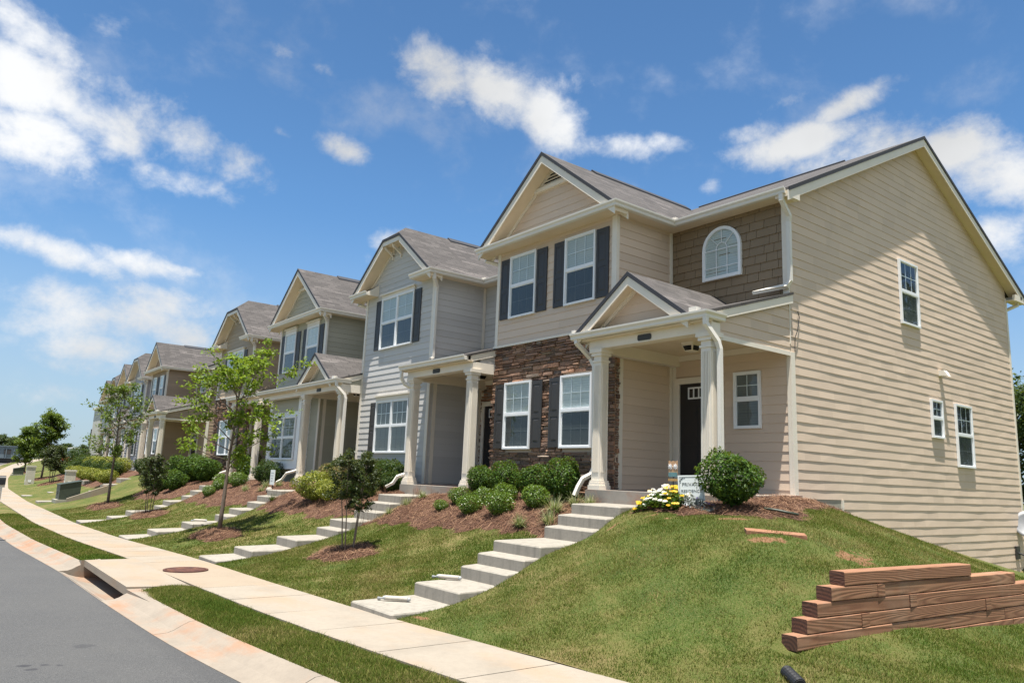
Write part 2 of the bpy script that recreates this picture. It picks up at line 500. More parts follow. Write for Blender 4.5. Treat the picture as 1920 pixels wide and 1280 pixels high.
def m_glass(name, tint=(0.9, 0.95, 0.95)):
    t = NT(name)
    t.N.remove(t.b)
    tr = t.n('ShaderNodeBsdfTransparent', i_Color=(*tint, 1))
    gl = t.n('ShaderNodeBsdfGlossy', i_Color=(0.95, 0.97, 1, 1), i_Roughness=0.02)
    w = t.noise(t.pos, 1.3, 2)
    bp = t.n('ShaderNodeBump', i_Height=w, i_Strength=0.25, i_Distance=0.04)
    t.L.new(bp.outputs[0], gl.inputs['Normal'])
    lw = t.n('ShaderNodeLayerWeight', i_Blend=0.5).outputs['Facing']
    f = t.math('ADD', t.math('MULTIPLY', t.math('POWER', lw, 3.5), 0.62), 0.035)
    mx = t.n('ShaderNodeMixShader', i_0=f)
    t.L.new(tr.outputs[0], mx.inputs[1]); t.L.new(gl.outputs[0], mx.inputs[2])
    t.L.new(mx.outputs[0], t.N['Material Output'].inputs['Surface'])
    return t.m

def m_blind(name, c=(0.60, 0.63, 0.62)):
    t = NT(name); p = t.pos
    w = t.n('ShaderNodeTexWave', i_Vector=p, i_Scale=6.3, bands_direction='Z', wave_profile='SAW')
    f = w.outputs['Fac']
    b_ = t.ramp(t.oin, [(0.0, sc(c, 0.72)), (0.5, c), (1.0, sc(c, 1.08))])
    b_ = t.mix(t.rng(t.noise(p, 1.6, 3), 0.5, 0.7, 0, 0.35), b_, sc(c, 0.6))
    t.col(t.mix(t.rng(f, 0.75, 1.0, 0, 0.5), b_, sc(c, 0.42)))
    t.rough(0.5); t.bump(f, 0.4, 0.02)
    return t.m

def m_concrete(name, c, stain=None, stain_amt=0.0, s_lo=0.5, s_hi=0.68):
    t = NT(name); p = t.pos
    n1 = t.noise(p, 1.1, 6, 0.6); n2 = t.noise(p, 14, 6, 0.7); n3 = t.noise(p, 130, 3, 0.7)
    cc = t.ramp(n1, [(0.25, sc(c, 0.78)), (0.5, c), (0.8, sc(c, 1.08))])
    cc = t.mix(t.rng(n2, 0.4, 0.7, 0, 0.3), cc, sc(c, 0.72))
    cc = t.mix(t.rng(n3, 0.5, 0.75, 0, 0.25), cc, sc(c, 0.6))
    if name.startswith('sidewalk'):
        cc = t.mix(t.rng(t.isl, 0.3, 1.0, 0, 0.5), cc, (0.275, 0.205, 0.135))
    if stain:
        cc = t.mix(t.rng(t.noise(t.mapv(p, (0.8, 1.5, 1.5)), 1.0, 6, 0.62), s_lo, s_hi, 0, stain_amt), cc, stain)
    t.col(cc); t.rough(0.85); t.bump(n2, 0.35, 0.006)
    return t.m

def m_step(name):
    t = NT(name); p = t.pos
    c = (0.275, 0.252, 0.212)
    n1 = t.noise(t.mapv(p, (3, 3, 0.5)), 3.0, 6, 0.65); n2 = t.noise(p, 20, 6, 0.7)
    cc = t.ramp(n1, [(0.28, sc(c, 0.72)), (0.5, c), (0.75, sc(c, 1.12))])
    cc = t.mix(t.rng(n2, 0.45, 0.75, 0, 0.3), cc, sc(c, 0.6))
    t.col(cc); t.rough(0.85); t.bump(n2, 0.4, 0.008)
    return t.m

def m_asphalt(name):
    t = NT(name); p = t.pos
    n1 = t.noise(p, 0.5, 5, 0.6); n3 = t.noise(p, 160, 3, 0.8); n2 = t.noise(p, 40, 4, 0.75)
    c = t.ramp(n3, [(0.32, (0.018, 0.018, 0.019)), (0.5, (0.052, 0.052, 0.052)), (0.68, (0.125, 0.125, 0.121))])
    n4 = t.noise(p, 75, 5, 0.85)
    c = t.mix(t.rng(n4, 0.52, 0.66, 0, 0.75), c, (0.14, 0.138, 0.132))
    c = t.mix(t.rng(n4, 0.46, 0.36, 0, 0.6), c, (0.024, 0.024, 0.025))
    c = t.mix(t.rng(n1, 0.35, 0.7, 0, 0.4), c, (0.085, 0.083, 0.078))
    c = t.mix(t.rng(n2, 0.6, 0.75, 0, 0.4), c, (0.04, 0.04, 0.042))
    st = t.noise(t.mapv(p, (1.1, 2.6, 1)), 1.3, 3, 0.5)
    c = t.mix(t.rng(st, 0.69, 0.76, 0, 0.6), c, (0.05, 0.05, 0.052))
    lane = t.noise(t.mapv(p, (0.05, 1.6, 1), (0, 0, 0.06)), 1.0, 3, 0.5)
    c = t.mix(t.rng(lane, 0.5, 0.68, 0, 0.3), c, (0.035, 0.035, 0.036))
    gr = t.noise(p, 22, 4, 0.8)
    c = t.mix(t.rng(gr, 0.56, 0.72, 0, 0.45), c, (0.125, 0.122, 0.115))
    # tar spots and oil drips where the cars stop
    for (sx, sy, rr, am) in ((-8.30, 1.02, 0.075, 0.9), (-8.12, 1.05, 0.05, 0.8), (-8.27, 1.16, 0.05, 0.8), (-8.2, 1.27, 0.035, 0.7), (-9.0, 1.6, 0.12, 0.5)):
        d = t.n('ShaderNodeVectorMath', operation='DISTANCE', i_0=t.mapv(p, (1, 1, 0)), i_1=(sx, sy, 0)).outputs['Value']
        d = t.math('ADD', d, t.math('MULTIPLY', t.math('SUBTRACT', t.noise(p, 9, 4), 0.5), 0.16))
        c = t.mix(t.rng(d, rr*0.5, rr, am, 0.0), c, (0.025, 0.025, 0.028))
    t.col(c); t.rough(0.8); t.bump(n3, 0.5, 0.006)
    return t.m

def m_grass_ground(name, k=1.0):
    t = NT(name); p = t.pos
    n1 = t.noise(p, 0.55, 5, 0.62); n2 = t.noise(p, 3.4, 6, 0.7, 0.4); n3 = t.noise(t.mapv(p, (1, 1, 1)), 70, 5, 0.85)
    f = t.math('ADD', t.math('MULTIPLY', n1, 0.6), t.math('MULTIPLY', n2, 0.4))
    c = t.ramp(f, [(0.36, (0.026, 0.056, 0.008)), (0.45, (0.050, 0.078, 0.013)), (0.53, (0.090, 0.095, 0.025)), (0.62, (0.16, 0.125, 0.054))])
    c = t.mix(t.rng(n3, 0.46, 0.66, 0, 0.75), c, (0.19, 0.165, 0.072))
    c = t.mix(t.rng(n3, 0.45, 0.33, 0, 0.4), c, (0.026, 0.050, 0.009))
    at = t.n('ShaderNodeAttribute', attribute_name='soil')
    sw = t.math('MULTIPLY', t.math('SUBTRACT', t.noise(p, 2.2, 4, 0.6), 0.5), 1.6)
    w = t.math('ADD', t.math('ADD', at.outputs['Fac'], t.math('MULTIPLY', sw, at.outputs['Fac'])), t.math('MULTIPLY', t.math('SUBTRACT', t.noise(p, 6, 8, 0.75), 0.5), 2.4))
    soil = t.ramp(t.noise(p, 26, 6, 0.75), [(0.3, (0.12, 0.060, 0.030)), (0.5, (0.19, 0.100, 0.053)), (0.7, (0.24, 0.155, 0.095))])
    c = t.mix(t.rng(w, 0.42, 0.62), c, soil)
    t.col(c); t.rough(0.95); t.bump(n3, 0.7, 0.02)
    t.b.inputs['Specular IOR Level'].default_value = 0.15
    return t.m

def m_leaf(name, stops, trans=0.35, rough=0.5, spec=0.35):
    t = NT(name)
    f = t.math('ADD', t.math('MULTIPLY', t.isl, 0.75), t.math('MULTIPLY', t.noise(t.pos, 3.0, 2), 0.25))
    c = t.ramp(f, stops)
    t.col(c); t.rough(rough); t.b.inputs['Specular IOR Level'].default_value = spec
    tl = t.n('ShaderNodeBsdfTranslucent'); t.L.new(t.mix(0.35, c, (0.30, 0.34, 0.03), 'MIX'), tl.inputs['Color'])
    mx = t.n('ShaderNodeMixShader', i_0=trans)
    t.L.new(t.b.outputs[0], mx.inputs[1]); t.L.new(tl.outputs[0], mx.inputs[2])
    t.L.new(mx.outputs[0], t.N['Material Output'].inputs['Surface'])
    return t.m

def m_blade(name, stops, trans=0.3, rough=0.7, spec=0.1):
    m = m_leaf(name, stops, trans, rough, spec); t = m.node_tree
    ramp = [n for n in t.nodes if n.bl_idname == 'ShaderNodeValToRGB'][0]
    g = t.nodes.new('ShaderNodeNewGeometry'); a = t.nodes.new('ShaderNodeTexNoise'); a.inputs['Scale'].default_value = 0.75; a.inputs['Detail'].default_value = 6; a.inputs['Roughness'].default_value = 0.68
    t.links.new(g.outputs['Position'], a.inputs['Vector'])
    r = t.nodes.new('ShaderNodeMapRange'); r.inputs['From Min'].default_value = 0.36; r.inputs['From Max'].default_value = 0.64; t.links.new(a.outputs['Fac'], r.inputs['Value'])
    x = t.nodes.new('ShaderNodeMix'); x.inputs[0].default_value = 0.5
    t.links.new(r.outputs[0], x.inputs[2]); t.links.new(g.outputs['Random Per Island'], x.inputs[3]); t.links.new(x.outputs[0], ramp.inputs['Fac'])
    return m

def m_bark(name, c):
    t = NT(name); p = t.pos
    n = t.noise(t.mapv(p, (8, 8, 1.6)), 6, 6, 0.7)
    t.col(t.ramp(n, [(0.3, sc(c, 0.55)), (0.6, c), (0.8, sc(c, 1.4))])); t.rough(0.9); t.bump(n, 0.6, 0.01)
    return t.m

def m_straw(name):
    t = NT(name)
    f = t.math('ADD', t.math('MULTIPLY', t.isl, 0.7), t.math('MULTIPLY', t.noise(t.pos, 2.2, 4), 0.3))
    t.col(t.ramp(f, [(0.1, (0.045, 0.019, 0.010)), (0.4, (0.125, 0.056, 0.028)), (0.65, (0.205, 0.102, 0.053)), (0.9, (0.36, 0.225, 0.125))]))
    t.rough(0.75)
    return t.m

def m_straw_base(name):
    t = NT(name); p = t.pos
    f = t.noise(p, 45, 6, 0.8)
    t.col(t.ramp(f, [(0.3, (0.034, 0.014, 0.008)), (0.5, (0.095, 0.042, 0.022)), (0.72, (0.17, 0.082, 0.043))]))
    t.rough(0.9); t.bump(f, 1.0, 0.03)
    return t.m

def m_timber(name):
    t = NT(name); p = t.obj
    r = t.n('ShaderNodeObjectInfo').outputs['Random']
    sh = t.n('ShaderNodeVectorMath', operation='ADD', i_0=t.mapv(p, (1, 0.05, 1)))
    cmb = t.n('ShaderNodeCombineXYZ', i_0=t.math('MULTIPLY', r, 7.0), i_1=t.math('MULTIPLY', r, 31.0), i_2=t.math('MULTIPLY', r, 13.0))
    t.L.new(cmb.outputs[0], sh.inputs[1])
    n0 = t.noise(sh.outputs[0], 3.2, 2, 0.4, 0.1)
    ring = t.math('SINE', t.math('MULTIPLY', n0, 190.0))
    fine = t.noise(t.mapv(p, (60, 3, 60)), 1.0, 4, 0.7)
    nn = t.n('ShaderNodeSeparateXYZ', i_0=t.n('ShaderNodeNewGeometry').outputs['Normal']).outputs[1]
    endg = t.rng(t.math('ABSOLUTE', nn), 0.85, 0.95)
    c = t.ramp(t.rng(ring, -1, 1, 0, 1, False), [(0.0, (0.20, 0.088, 0.046)), (0.3, (0.285, 0.138, 0.072)), (1.0, (0.33, 0.172, 0.095))])
    c = t.mix(t.rng(fine, 0.45, 0.75, 0, 0.4), c, (0.13, 0.06, 0.035))
    c = t.mix(t.rng(t.noise(p, 1.7, 4), 0.5, 0.75, 0, 0.55), c, (0.36, 0.235, 0.155))
    c = t.mix(t.rng(t.noise(t.mapv(p, (1, 0.5, 1)), 6.5, 6, 0.7), 0.58, 0.72, 0, 0.7), c, (0.11, 0.045, 0.025))
    c = t.mix(t.math('MULTIPLY', t.rng(r, 0.0, 1.0, 0, 0.45, False), 1.0), c, (0.21, 0.095, 0.05))
    er = t.n('ShaderNodeTexWave', i_Vector=p, i_Scale=9.0, wave_type='RINGS', rings_direction='Y').outputs['Fac']
    c = t.mix(endg, c, t.ramp(er, [(0.2, (0.055, 0.024, 0.015)), (0.8, (0.105, 0.046, 0.027))]))
    t.col(c); t.rough(0.8); t.bump(ring, 0.15, 0.004)
    return t.m

def m_plain(name, c, rough=0.5, metal=0.0, spec=0.5):
    t = NT(name); f = t.noise(t.pos, 8, 4, 0.6)
    t.col(t.ramp(f, [(0.3, sc(c, 0.88)), (0.7, sc(c, 1.08))])); t.rough(rough)
    t.b.inputs['Metallic'].default_value = metal; t.b.inputs['Specular IOR Level'].default_value = spec
    return t.m

def m_rust(name):
    t = NT(name); p = t.pos
    f = t.noise(p, 9, 6, 0.7)
    t.col(t.ramp(f, [(0.35, (0.035, 0.011, 0.008)), (0.55, (0.085, 0.028, 0.016)), (0.7, (0.14, 0.062, 0.028))])); t.rough(0.8)
    v = t.n('ShaderNodeTexChecker', i_Vector=p, i_Scale=28.0).outputs['Fac']
    t.bump(v, 0.5, 0.006)
    return t.m

MAT = {}
MAT['beige'] = m_siding('siding_beige', (0.610, 0.482, 0.372))
MAT['bluegrey'] = m_siding('siding_blue_grey', (0.515, 0.500, 0.480))
MAT['sage'] = m_siding('siding_sage', (0.385, 0.370, 0.295))
MAT['tan'] = m_siding('siding_tan', (0.375, 0.295, 0.205))
MAT['taupe'] = m_siding('siding_taupe', (0.330, 0.245, 0.170))
MAT['grey'] = m_siding('siding_grey', (0.38, 0.37, 0.38))
MAT['pale'] = m_siding('siding_pale', (0.52, 0.50, 0.44))
MAT['shingle'] = m_siding('wall_shingle_brown', (0.225, 0.160, 0.095))
MAT['trim'] = m_paint('trim_cream', (0.75, 0.685, 0.585))
MAT['soffit'] = m_paint('soffit_cream', (0.71, 0.595, 0.44), 0.6)
MAT['white'] = m_paint('vinyl_white', (0.80, 0.81, 0.82), 0.35, 0.03)
MAT['gutter'] = m_paint('gutter_white', (0.72, 0.68, 0.61), 0.35, 0.04)
MAT['shutter'] = m_paint('shutter_charcoal', (0.040, 0.037, 0.036), 0.5, 0.1)
MAT['door'] = m_paint('door_black', (0.018, 0.016, 0.016), 0.4, 0.1)
MAT['roof'] = m_roof('roof_shingles', (0.066, 0.059, 0.056))
MAT['ridge'] = m_plain('ridge_vent_dark', (0.030, 0.033, 0.042), 0.8)
MAT['stone'] = m_stone('ledge_stone')
MAT['glass'] = m_glass('window_glass')
MAT['blind'] = m_blind('blind_pale')
MAT['shadeblind'] = m_blind('blind_in_shade', (0.16, 0.165, 0.16))  # darker copy of the pale blind, shade put into its colour
MAT['screen'] = m_plain('insect_screen', (0.045, 0.050, 0.052), 0.7)
MAT['screengrid'] = m_plain('grid_behind_screen', (0.11, 0.12, 0.12), 0.7)
MAT['room'] = m_plain('dark_room', (0.012, 0.012, 0.013), 0.9)  # near-black colour carrying the shade of unlit insides on flat sheets
MAT['slab'] = m_concrete('porch_concrete', (0.28, 0.255, 0.22), (0.30, 0.135, 0.07), 0.75, 0.44, 0.62)
MAT['foundation'] = m_concrete('foundation_concrete', (0.33, 0.31, 0.25))
MAT['steps'] = m_step('step_concrete')
MAT['walk'] = m_concrete('sidewalk_concrete', (0.275, 0.238, 0.190), (0.30, 0.205, 0.125), 0.5, 0.45, 0.7)
MAT['kerb'] = m_concrete('kerb_concrete', (0.250, 0.212, 0.168), (0.285, 0.150, 0.082), 0.8, 0.47, 0.68)
MAT['asphalt'] = m_asphalt('asphalt')
MAT['lawn'] = m_grass_ground('lawn_ground')
MAT['blade'] = m_blade('grass_blades', [(0.12, (0.042, 0.088, 0.010)), (0.4, (0.088, 0.128, 0.020)), (0.62, (0.160, 0.160, 0.043)), (0.88, (0.285, 0.225, 0.10))], 0.3, 0.7, 0.1)
MAT['straw'] = m_straw('pine_straw')
MAT['strawbase'] = m_straw_base('pine_straw_base')
MAT['timber'] = m_timber('treated_timber')
MAT['rust'] = m_rust('rusty_iron')
MAT['black'] = m_plain('black_plastic', (0.012, 0.012, 0.013), 0.5)
MAT['bark'] = m_bark('bark', (0.17, 0.13, 0.10))
MAT['bark2'] = m_bark('bark_pale', (0.22, 0.16, 0.125))
MAT['leaf_holly'] = m_leaf('leaf_holly', [(0.1, (0.013, 0.034, 0.005)), (0.45, (0.033, 0.078, 0.008)), (0.8, (0.070, 0.135, 0.013)), (1.0, (0.131, 0.205, 0.025))], 0.3, 0.5, 0.2)
MAT['leaf_small'] = m_leaf('leaf_box', [(0.1, (0.029, 0.070, 0.007)), (0.45, (0.070, 0.135, 0.011)), (0.8, (0.127, 0.205, 0.020)), (1.0, (0.205, 0.279, 0.041))], 0.3, 0.4, 0.45)
MAT['leaf_dark'] = m_leaf('leaf_dark', [(0.1, (0.010, 0.026, 0.006)), (0.5, (0.025, 0.056, 0.010)), (0.85, (0.049, 0.086, 0.015)), (1.0, (0.082, 0.119, 0.025))], 0.3, 0.5, 0.2)
MAT['leaf_gold'] = m_leaf('leaf_gold', [(0.1, (0.082, 0.119, 0.011)), (0.5, (0.197, 0.221, 0.025)), (0.85, (0.312, 0.312, 0.049)), (1.0, (0.344, 0.230, 0.115))], 0.35)
MAT['leaf_spirea'] = m_leaf('leaf_spirea', [(0.1, (0.074, 0.098, 0.016)), (0.5, (0.164, 0.164, 0.041)), (0.8, (0.246, 0.139, 0.074)), (1.0, (0.328, 0.180, 0.148))], 0.3)
MAT['leaf_tree'] = m_leaf('leaf_tree', [(0.1, (0.070, 0.135, 0.008)), (0.45, (0.139, 0.230, 0.013)), (0.8, (0.221, 0.312, 0.025)), (1.0, (0.312, 0.361, 0.049))], 0.45)
MAT['leaf_tree2'] = m_leaf('leaf_tree_mid', [(0.1, (0.037, 0.078, 0.008)), (0.5, (0.082, 0.139, 0.015)), (0.85, (0.148, 0.213, 0.025)), (1.0, (0.221, 0.271, 0.049))], 0.4)
MAT['leaf_crape'] = m_leaf('leaf_crape', [(0.1, (0.013, 0.021, 0.006)), (0.5, (0.030, 0.049, 0.011)), (0.85, (0.051, 0.070, 0.016)), (1.0, (0.107, 0.037, 0.021))], 0.25)
MAT['leaf_far'] = m_leaf('leaf_far', [(0.1, (0.018, 0.039, 0.010)), (0.5, (0.037, 0.070, 0.015)), (1.0, (0.074, 0.115, 0.025))], 0.3)
MAT['leaf_var'] = m_leaf('leaf_variegated', [(0.1, (0.057, 0.098, 0.025)), (0.4, (0.164, 0.205, 0.074)), (0.7, (0.410, 0.410, 0.230)), (1.0, (0.541, 0.517, 0.344))], 0.3)
MAT['leaf_dusty'] = m_leaf('leaf_dusty', [(0.1, (0.131, 0.148, 0.139)), (0.6, (0.246, 0.271, 0.262)), (1.0, (0.344, 0.344, 0.377))], 0.2)
MAT['petal_yellow'] = m_leaf('petal_yellow', [(0.1, (0.615, 0.344, 0.008)), (0.6, (0.697, 0.476, 0.016)), (1.0, (0.738, 0.558, 0.066))], 0.3)
MAT['petal_white'] = m_leaf('petal_white', [(0.1, (0.615, 0.590, 0.451)), (0.6, (0.697, 0.681, 0.607)), (1.0, (0.738, 0.722, 0.672))], 0.3)
MAT['petal_purple'] = m_leaf('petal_purple', [(0.1, (0.131, 0.098, 0.295)), (1.0, (0.246, 0.197, 0.451))], 0.3)
MAT['sign'] = m_paint('sign_white', (0.78, 0.82, 0.80), 0.4, 0.03)
MAT['ink'] = m_plain('sign_lettering', (0.06, 0.065, 0.06), 0.6)
MAT['iron'] = m_plain('dark_iron', (0.03, 0.03, 0.03), 0.5)
MAT['lamp'] = m_plain('lamp_glass', (0.62, 0.60, 0.52), 0.3)
MAT['utility'] = m_plain('utility_green', (0.040, 0.052, 0.036), 0.5)
MAT['pedestal'] = m_plain('pedestal_beige', (0.50, 0.47, 0.39), 0.6)
MAT['mailbox'] = m_plain('mailbox_black', (0.013, 0.013, 0.014), 0.35)
MAT['dumpster'] = m_plain('dumpster_bluegrey', (0.14, 0.18, 0.21), 0.6)
MAT['orange'] = m_plain('orange_fence', (0.75, 0.16, 0.05), 0.7)
MAT['sleeve'] = m_plain('plastic_sleeve', (0.36, 0.37, 0.37), 0.2)
MAT['wrap'] = m_plain('white_wrap', (0.78, 0.80, 0.82), 0.5)
MAT['paper'] = m_plain('newsprint', (0.42, 0.385, 0.33), 0.6)
MAT['dish'] = m_plain('dish_grey', (0.22, 0.225, 0.235), 0.45)
MAT['rock'] = m_concrete('garden_stone', (0.34, 0.31, 0.27))
# ------------------------------------------------------------------ lie of the land
def interp(tab, x):
    xs = [t[0] for t in tab]; ys = [t[1] for t in tab]
    return np.interp(x, xs, ys)
# street edge of the front lawns (y) and its level (z) along the row
YR = [(-220, 32), (-150, 18), (-120, 12.5), (-100, 9.3), (-85, 7.2), (-70, 5.6), (-58, 4.75), (-45, 4.55), (-29, 4.36), (-22.5, 4.46), (-16, 4.62), (-12, 4.64), (-8.7, 4.70), (-4.9, 4.99), (-2, 5.2), (2, 5.6), (12, 6.6)]
ZS = [(-220, 1.2), (-150, 0.3), (-130, 0.0), (-105, -0.5), (-90, -0.9), (-75, -1.35), (-60, -1.85), (-45, -2.05), (-29, -2.00), (-22.5, -1.94), (-16, -1.80), (-9, -1.71), (-5, -1.66), (-2, -1.62), (2, -1.57), (12, -1.45)]
ZT = [(-220, 1.5), (-150, 0.4), (-110, -0.2), (-78, -0.45), (-60, -0.38), (-45, -0.45), (-31, -0.52), (-24, -0.46), (-17, -0.38), (-9, -0.33), (12, -0.3)]
PROF = [(0, 0), (1.08, .11), (1.98, .255), (2.58, .375), (3.03, .495), (3.48, .635), (3.78, .75), (4.38, .9), (5, 1), (60, 1)]
def _s(tab):
    """smooth the polyline a little"""
    xs = np.linspace(tab[0][0], tab[-1][0], 2400); ys = np.interp(xs, [t[0] for t in tab], [t[1] for t in tab])
    w = 41; k = np.hanning(w); k /= k.sum(); yp = np.pad(ys, w//2, mode='edge')
    return xs, np.convolve(yp, k, mode='valid')
_YR, _ZS = _s(YR), _s(ZS)
def yr(x): return np.interp(x, *_YR)
def zs(x): return np.interp(x, *_ZS)

EDGE = [(x, float(yr(x)), float(zs(x))) for x in (-11, -9.5, -8.2, -6.5, -4.9, -3, -1, 2, 5)]
STEPR = [(-8.15, 5.64, -1.56), (-8.15, 6.4, -1.32), (-8.15, 7.0, -1.04), (-8.15, 7.95, -0.76), (-8.15, 8.5, -0.47), (-8.15, 9.2, -0.31)]
STEPL = [(-9.4, 5.64, -1.58), (-9.4, 6.4, -1.43), (-9.4, 7, -1.20), (-9.4, 8, -0.92), (-9.4, 8.55, -0.64), (-9.4, 9.3, -0.41), (-11, 5.64, -1.57), (-11, 6.8, -1.30), (-11, 8, -0.90), (-11, 9.4, -0.42)]
TOPS = [(-7.2, 9.2, -0.27), (-6.7, 9.6, -0.25), (-6.9, 11.3, -0.16), (-7.16, 11.81, -0.16), (-6.2, 10.5, -0.30), (-7.6, 8.6, -0.36)]
WALLF = [(-7.16, 12.65, -0.30), (-7.16, 13.55, -0.50), (-7.16, 15.14, -0.75), (-7.16, 16.95, -1.2), (-7.16, 18.75, -1.6), (-7.16, 20.5, -2.0), (-7.16, 24, -2.4)]
MID = [(-5.4, 8.3, -0.47), (-4.75, 8.8, -0.70), (-6.5, 8.0, -0.50), (-6.5, 7, -0.86), (-6.5, 6, -1.30), (-5.4, 7, -0.90), (-5.4, 6, -1.30), (-4.6, 6.9, -1.02)]
UP = [(-4.15, 6.15, -1.40), (-4.15, 6.6, -1.15), (-4.15, 7.2, -0.88), (-4.15, 8.4, -0.87), (-4.1, 9.6, -0.88), (-4.0, 10.5, -1.02), (-3.9, 11.5, -1.15), (-3.8, 13, -1.3), (-5.5, 12, -0.66), (-5.5, 15, -1.1), (-5.5, 18, -1.65), (-3.5, 20, -2.1)]
LOW = [(-3.95, 6.15, -1.43), (-3.9, 6.9, -1.36), (-3.85, 7.8, -1.33), (-3.8, 9, -1.39), (-3.7, 10.5, -1.46), (-3.6, 13, -1.55), (-2, 6, -1.55), (-2, 8, -1.55), (-2, 10, -1.7), (0, 7, -1.6), (0, 10, -1.8), (3, 8, -1.6), (3, 12, -1.9), (0, 16, -2.2), (-3.5, 20, -2.3)]
class TPS:
    def __init__(s, P):
        P = np.array(P, float); s.X = P[:, :2]; n = len(P)
        K = s.k(np.linalg.norm(s.X[:, None]-s.X[None], axis=2))+np.eye(n)*0.02
        A = np.zeros((n+3, n+3)); A[:n, :n] = K; A[:n, n] = 1; A[:n, n+1:] = s.X; A[n:, :n] = A[:n, n:].T
        s.w = np.linalg.solve(A, np.concatenate([P[:, 2], np.zeros(3)]))
    @staticmethod
    def k(r): return np.where(r > 1e-9, r*r*np.log(np.maximum(r, 1e-9)), 0)
    def __call__(s, x, y):
        Q = np.stack([x, y], -1); sh = Q.shape[:-1]; Q = Q.reshape(-1, 2)
        o = np.empty(len(Q))
        for i in range(0, len(Q), 20000):
            q = Q[i:i+20000]
            o[i:i+20000] = s.k(np.linalg.norm(q[:, None]-s.X[None], axis=2))@s.w[:-3]+s.w[-3]+q@s.w[-2:]
        return o.reshape(sh)
_U = TPS(EDGE+STEPR+STEPL+TOPS+WALLF+MID+UP)
_L = TPS(EDGE+STEPR+STEPL+TOPS+MID[:7]+LOW)
def sstep(a, b, x):
    t = np.clip((x-a)/(b-a), 0, 1); return t*t*(3-2*t)
def timber_x(y): return -4.07+(y-6.3)*0.055
def H(x, y):
    x = np.asarray(x, float); y = np.asarray(y, float)
    x, y = np.broadcast_arrays(x, y)
    t = y-yr(x)
    p = np.interp(t, [a for a, b in PROF], [b for a, b in PROF])
    zt = np.interp(x, [a for a, b in ZT], [b for a, b in ZT])
    base = zs(x)+(zt-zs(x))*p
    base = base-np.clip(t-14, 0, 40)*0.03
    h = base.copy()
    near = (x > -11) & (x < 6) & (t < 20) & (t > -1)
    if near.any():
        xx, yy = x[near], y[near]
        u = _U(xx, yy); l = _L(xx, yy)
        mk = sstep(-0.03, 0.05, xx-timber_x(yy))*sstep(6.05, 6.25, yy)
        v = u+(l-u)*mk
        b = sstep(-10.9, -9.6, xx)*(1-sstep(3.5, 6, xx))*(1-sstep(15, 20, t[near]))
        h[near] = base[near]+(v-base[near])*b
    far = (x >= -7.1) & (t > 12)
    h = np.where(far, np.minimum(h, -1.2-np.clip(t-12, 0, 8)*0.1), h)
    for (xa, xb, yt) in FLIGHTS:            # cut for the step footings
        h = np.where((x > xa+0.015) & (x < xb-0.015) & (y > yr(x)+0.02) & (y < yt), h-0.38, h)
    return h
FLIGHTS = [(-9.3, -8.2, 9.38), (-15.9, -14.85, 9.38), (-22.6, -21.55, 9.38), (-29.3, -28.3, 9.38)]
def Hs(x, y): return float(H(np.array([x]), np.array([y]))[0])

# bare patches: (x, y, rx, ry, rot)
SOIL = [(-4.62, 8.75, 0.20, 0.42, 0.2), (-5.22, 7.98, 0.30, 0.10, 0.85), (-7.9, 8.05, 0.04, 0.16, 0.2), (-8.0, 4.98, 0.16, 0.07, 0.1), (-7.4, 8.35, 0.12, 0.05, 0.5), (-7.0, 8.25, 0.14, 0.05, 0.5), (-6.1, 8.45, 0.26, 0.09, 0.4), (-3.4, 6.2, 0.08, 0.05, 0), (-2.5, 5.9, 0.12, 0.06, 0.4)]
def soil(x, y):
    w = np.zeros_like(x)
    for (a, b, rx, ry, ro) in SOIL:
        dx, dy = x-a, y-b; c, s_ = math.cos(ro), math.sin(ro)
        r = np.sqrt(((dx*c+dy*s_)/rx)**2+((-dx*s_+dy*c)/ry)**2)
        w = np.maximum(w, np.clip(1.35-r, 0, 0.8))
    return w

def grid_sheet(name, xs, ts, yfun, zfun, mat, kind='structure', attr=None):
    X, T = np.meshgrid(xs, ts, indexing='ij'); Y = yfun(X)+T; Z = zfun(X, Y)
    V = np.stack([X, Y, Z], -1).reshape(-1, 3); nx, nt_ = X.shape
    i = np.arange((nx-1)*(nt_-1)); a = (i//(nt_-1))*nt_+i % (nt_-1)
    F = np.stack([a, a+nt_, a+nt_+1, a+1], 1)
    o = fast_mesh(name, V, F, mat, smooth=True)
    tag(o, kind=kind)
    if attr is not None:
        at = o.data.attributes.new('soil', 'FLOAT', 'POINT')
        at.data.foreach_set('value', attr(X, Y).ravel().astype(np.float32))
    return o
def axis(*segs):
    out = []
    for a, b, st in segs: out.append(np.arange(a, b-1e-6, st))
    return np.concatenate(out+[np.array([segs[-1][1]])])

xs_ = axis((-200, -60, 3), (-60, -34, 0.8), (-34, -14, 0.25), (-14, 0.0, 0.08), (0, 12, 0.6))
xs_ = np.unique(np.concatenate([xs_]+[np.array([a-0.005, a+0.02, b-0.02, b+0.005]) for a, b, c in FLIGHTS]))
grid_sheet('lawn', xs_, axis((-0.01, 0.3, 0.05), (0.3, 6.5, 0.08), (6.5, 16, 0.4), (16, 60, 4)), yr, lambda x, y: H(x, y), MAT['lawn'], attr=soil)

WALK_W, KERB_O, ROAD_O = 1.14, 1.91, 2.33
def verge_edge(x): return yr(x)-KERB_O
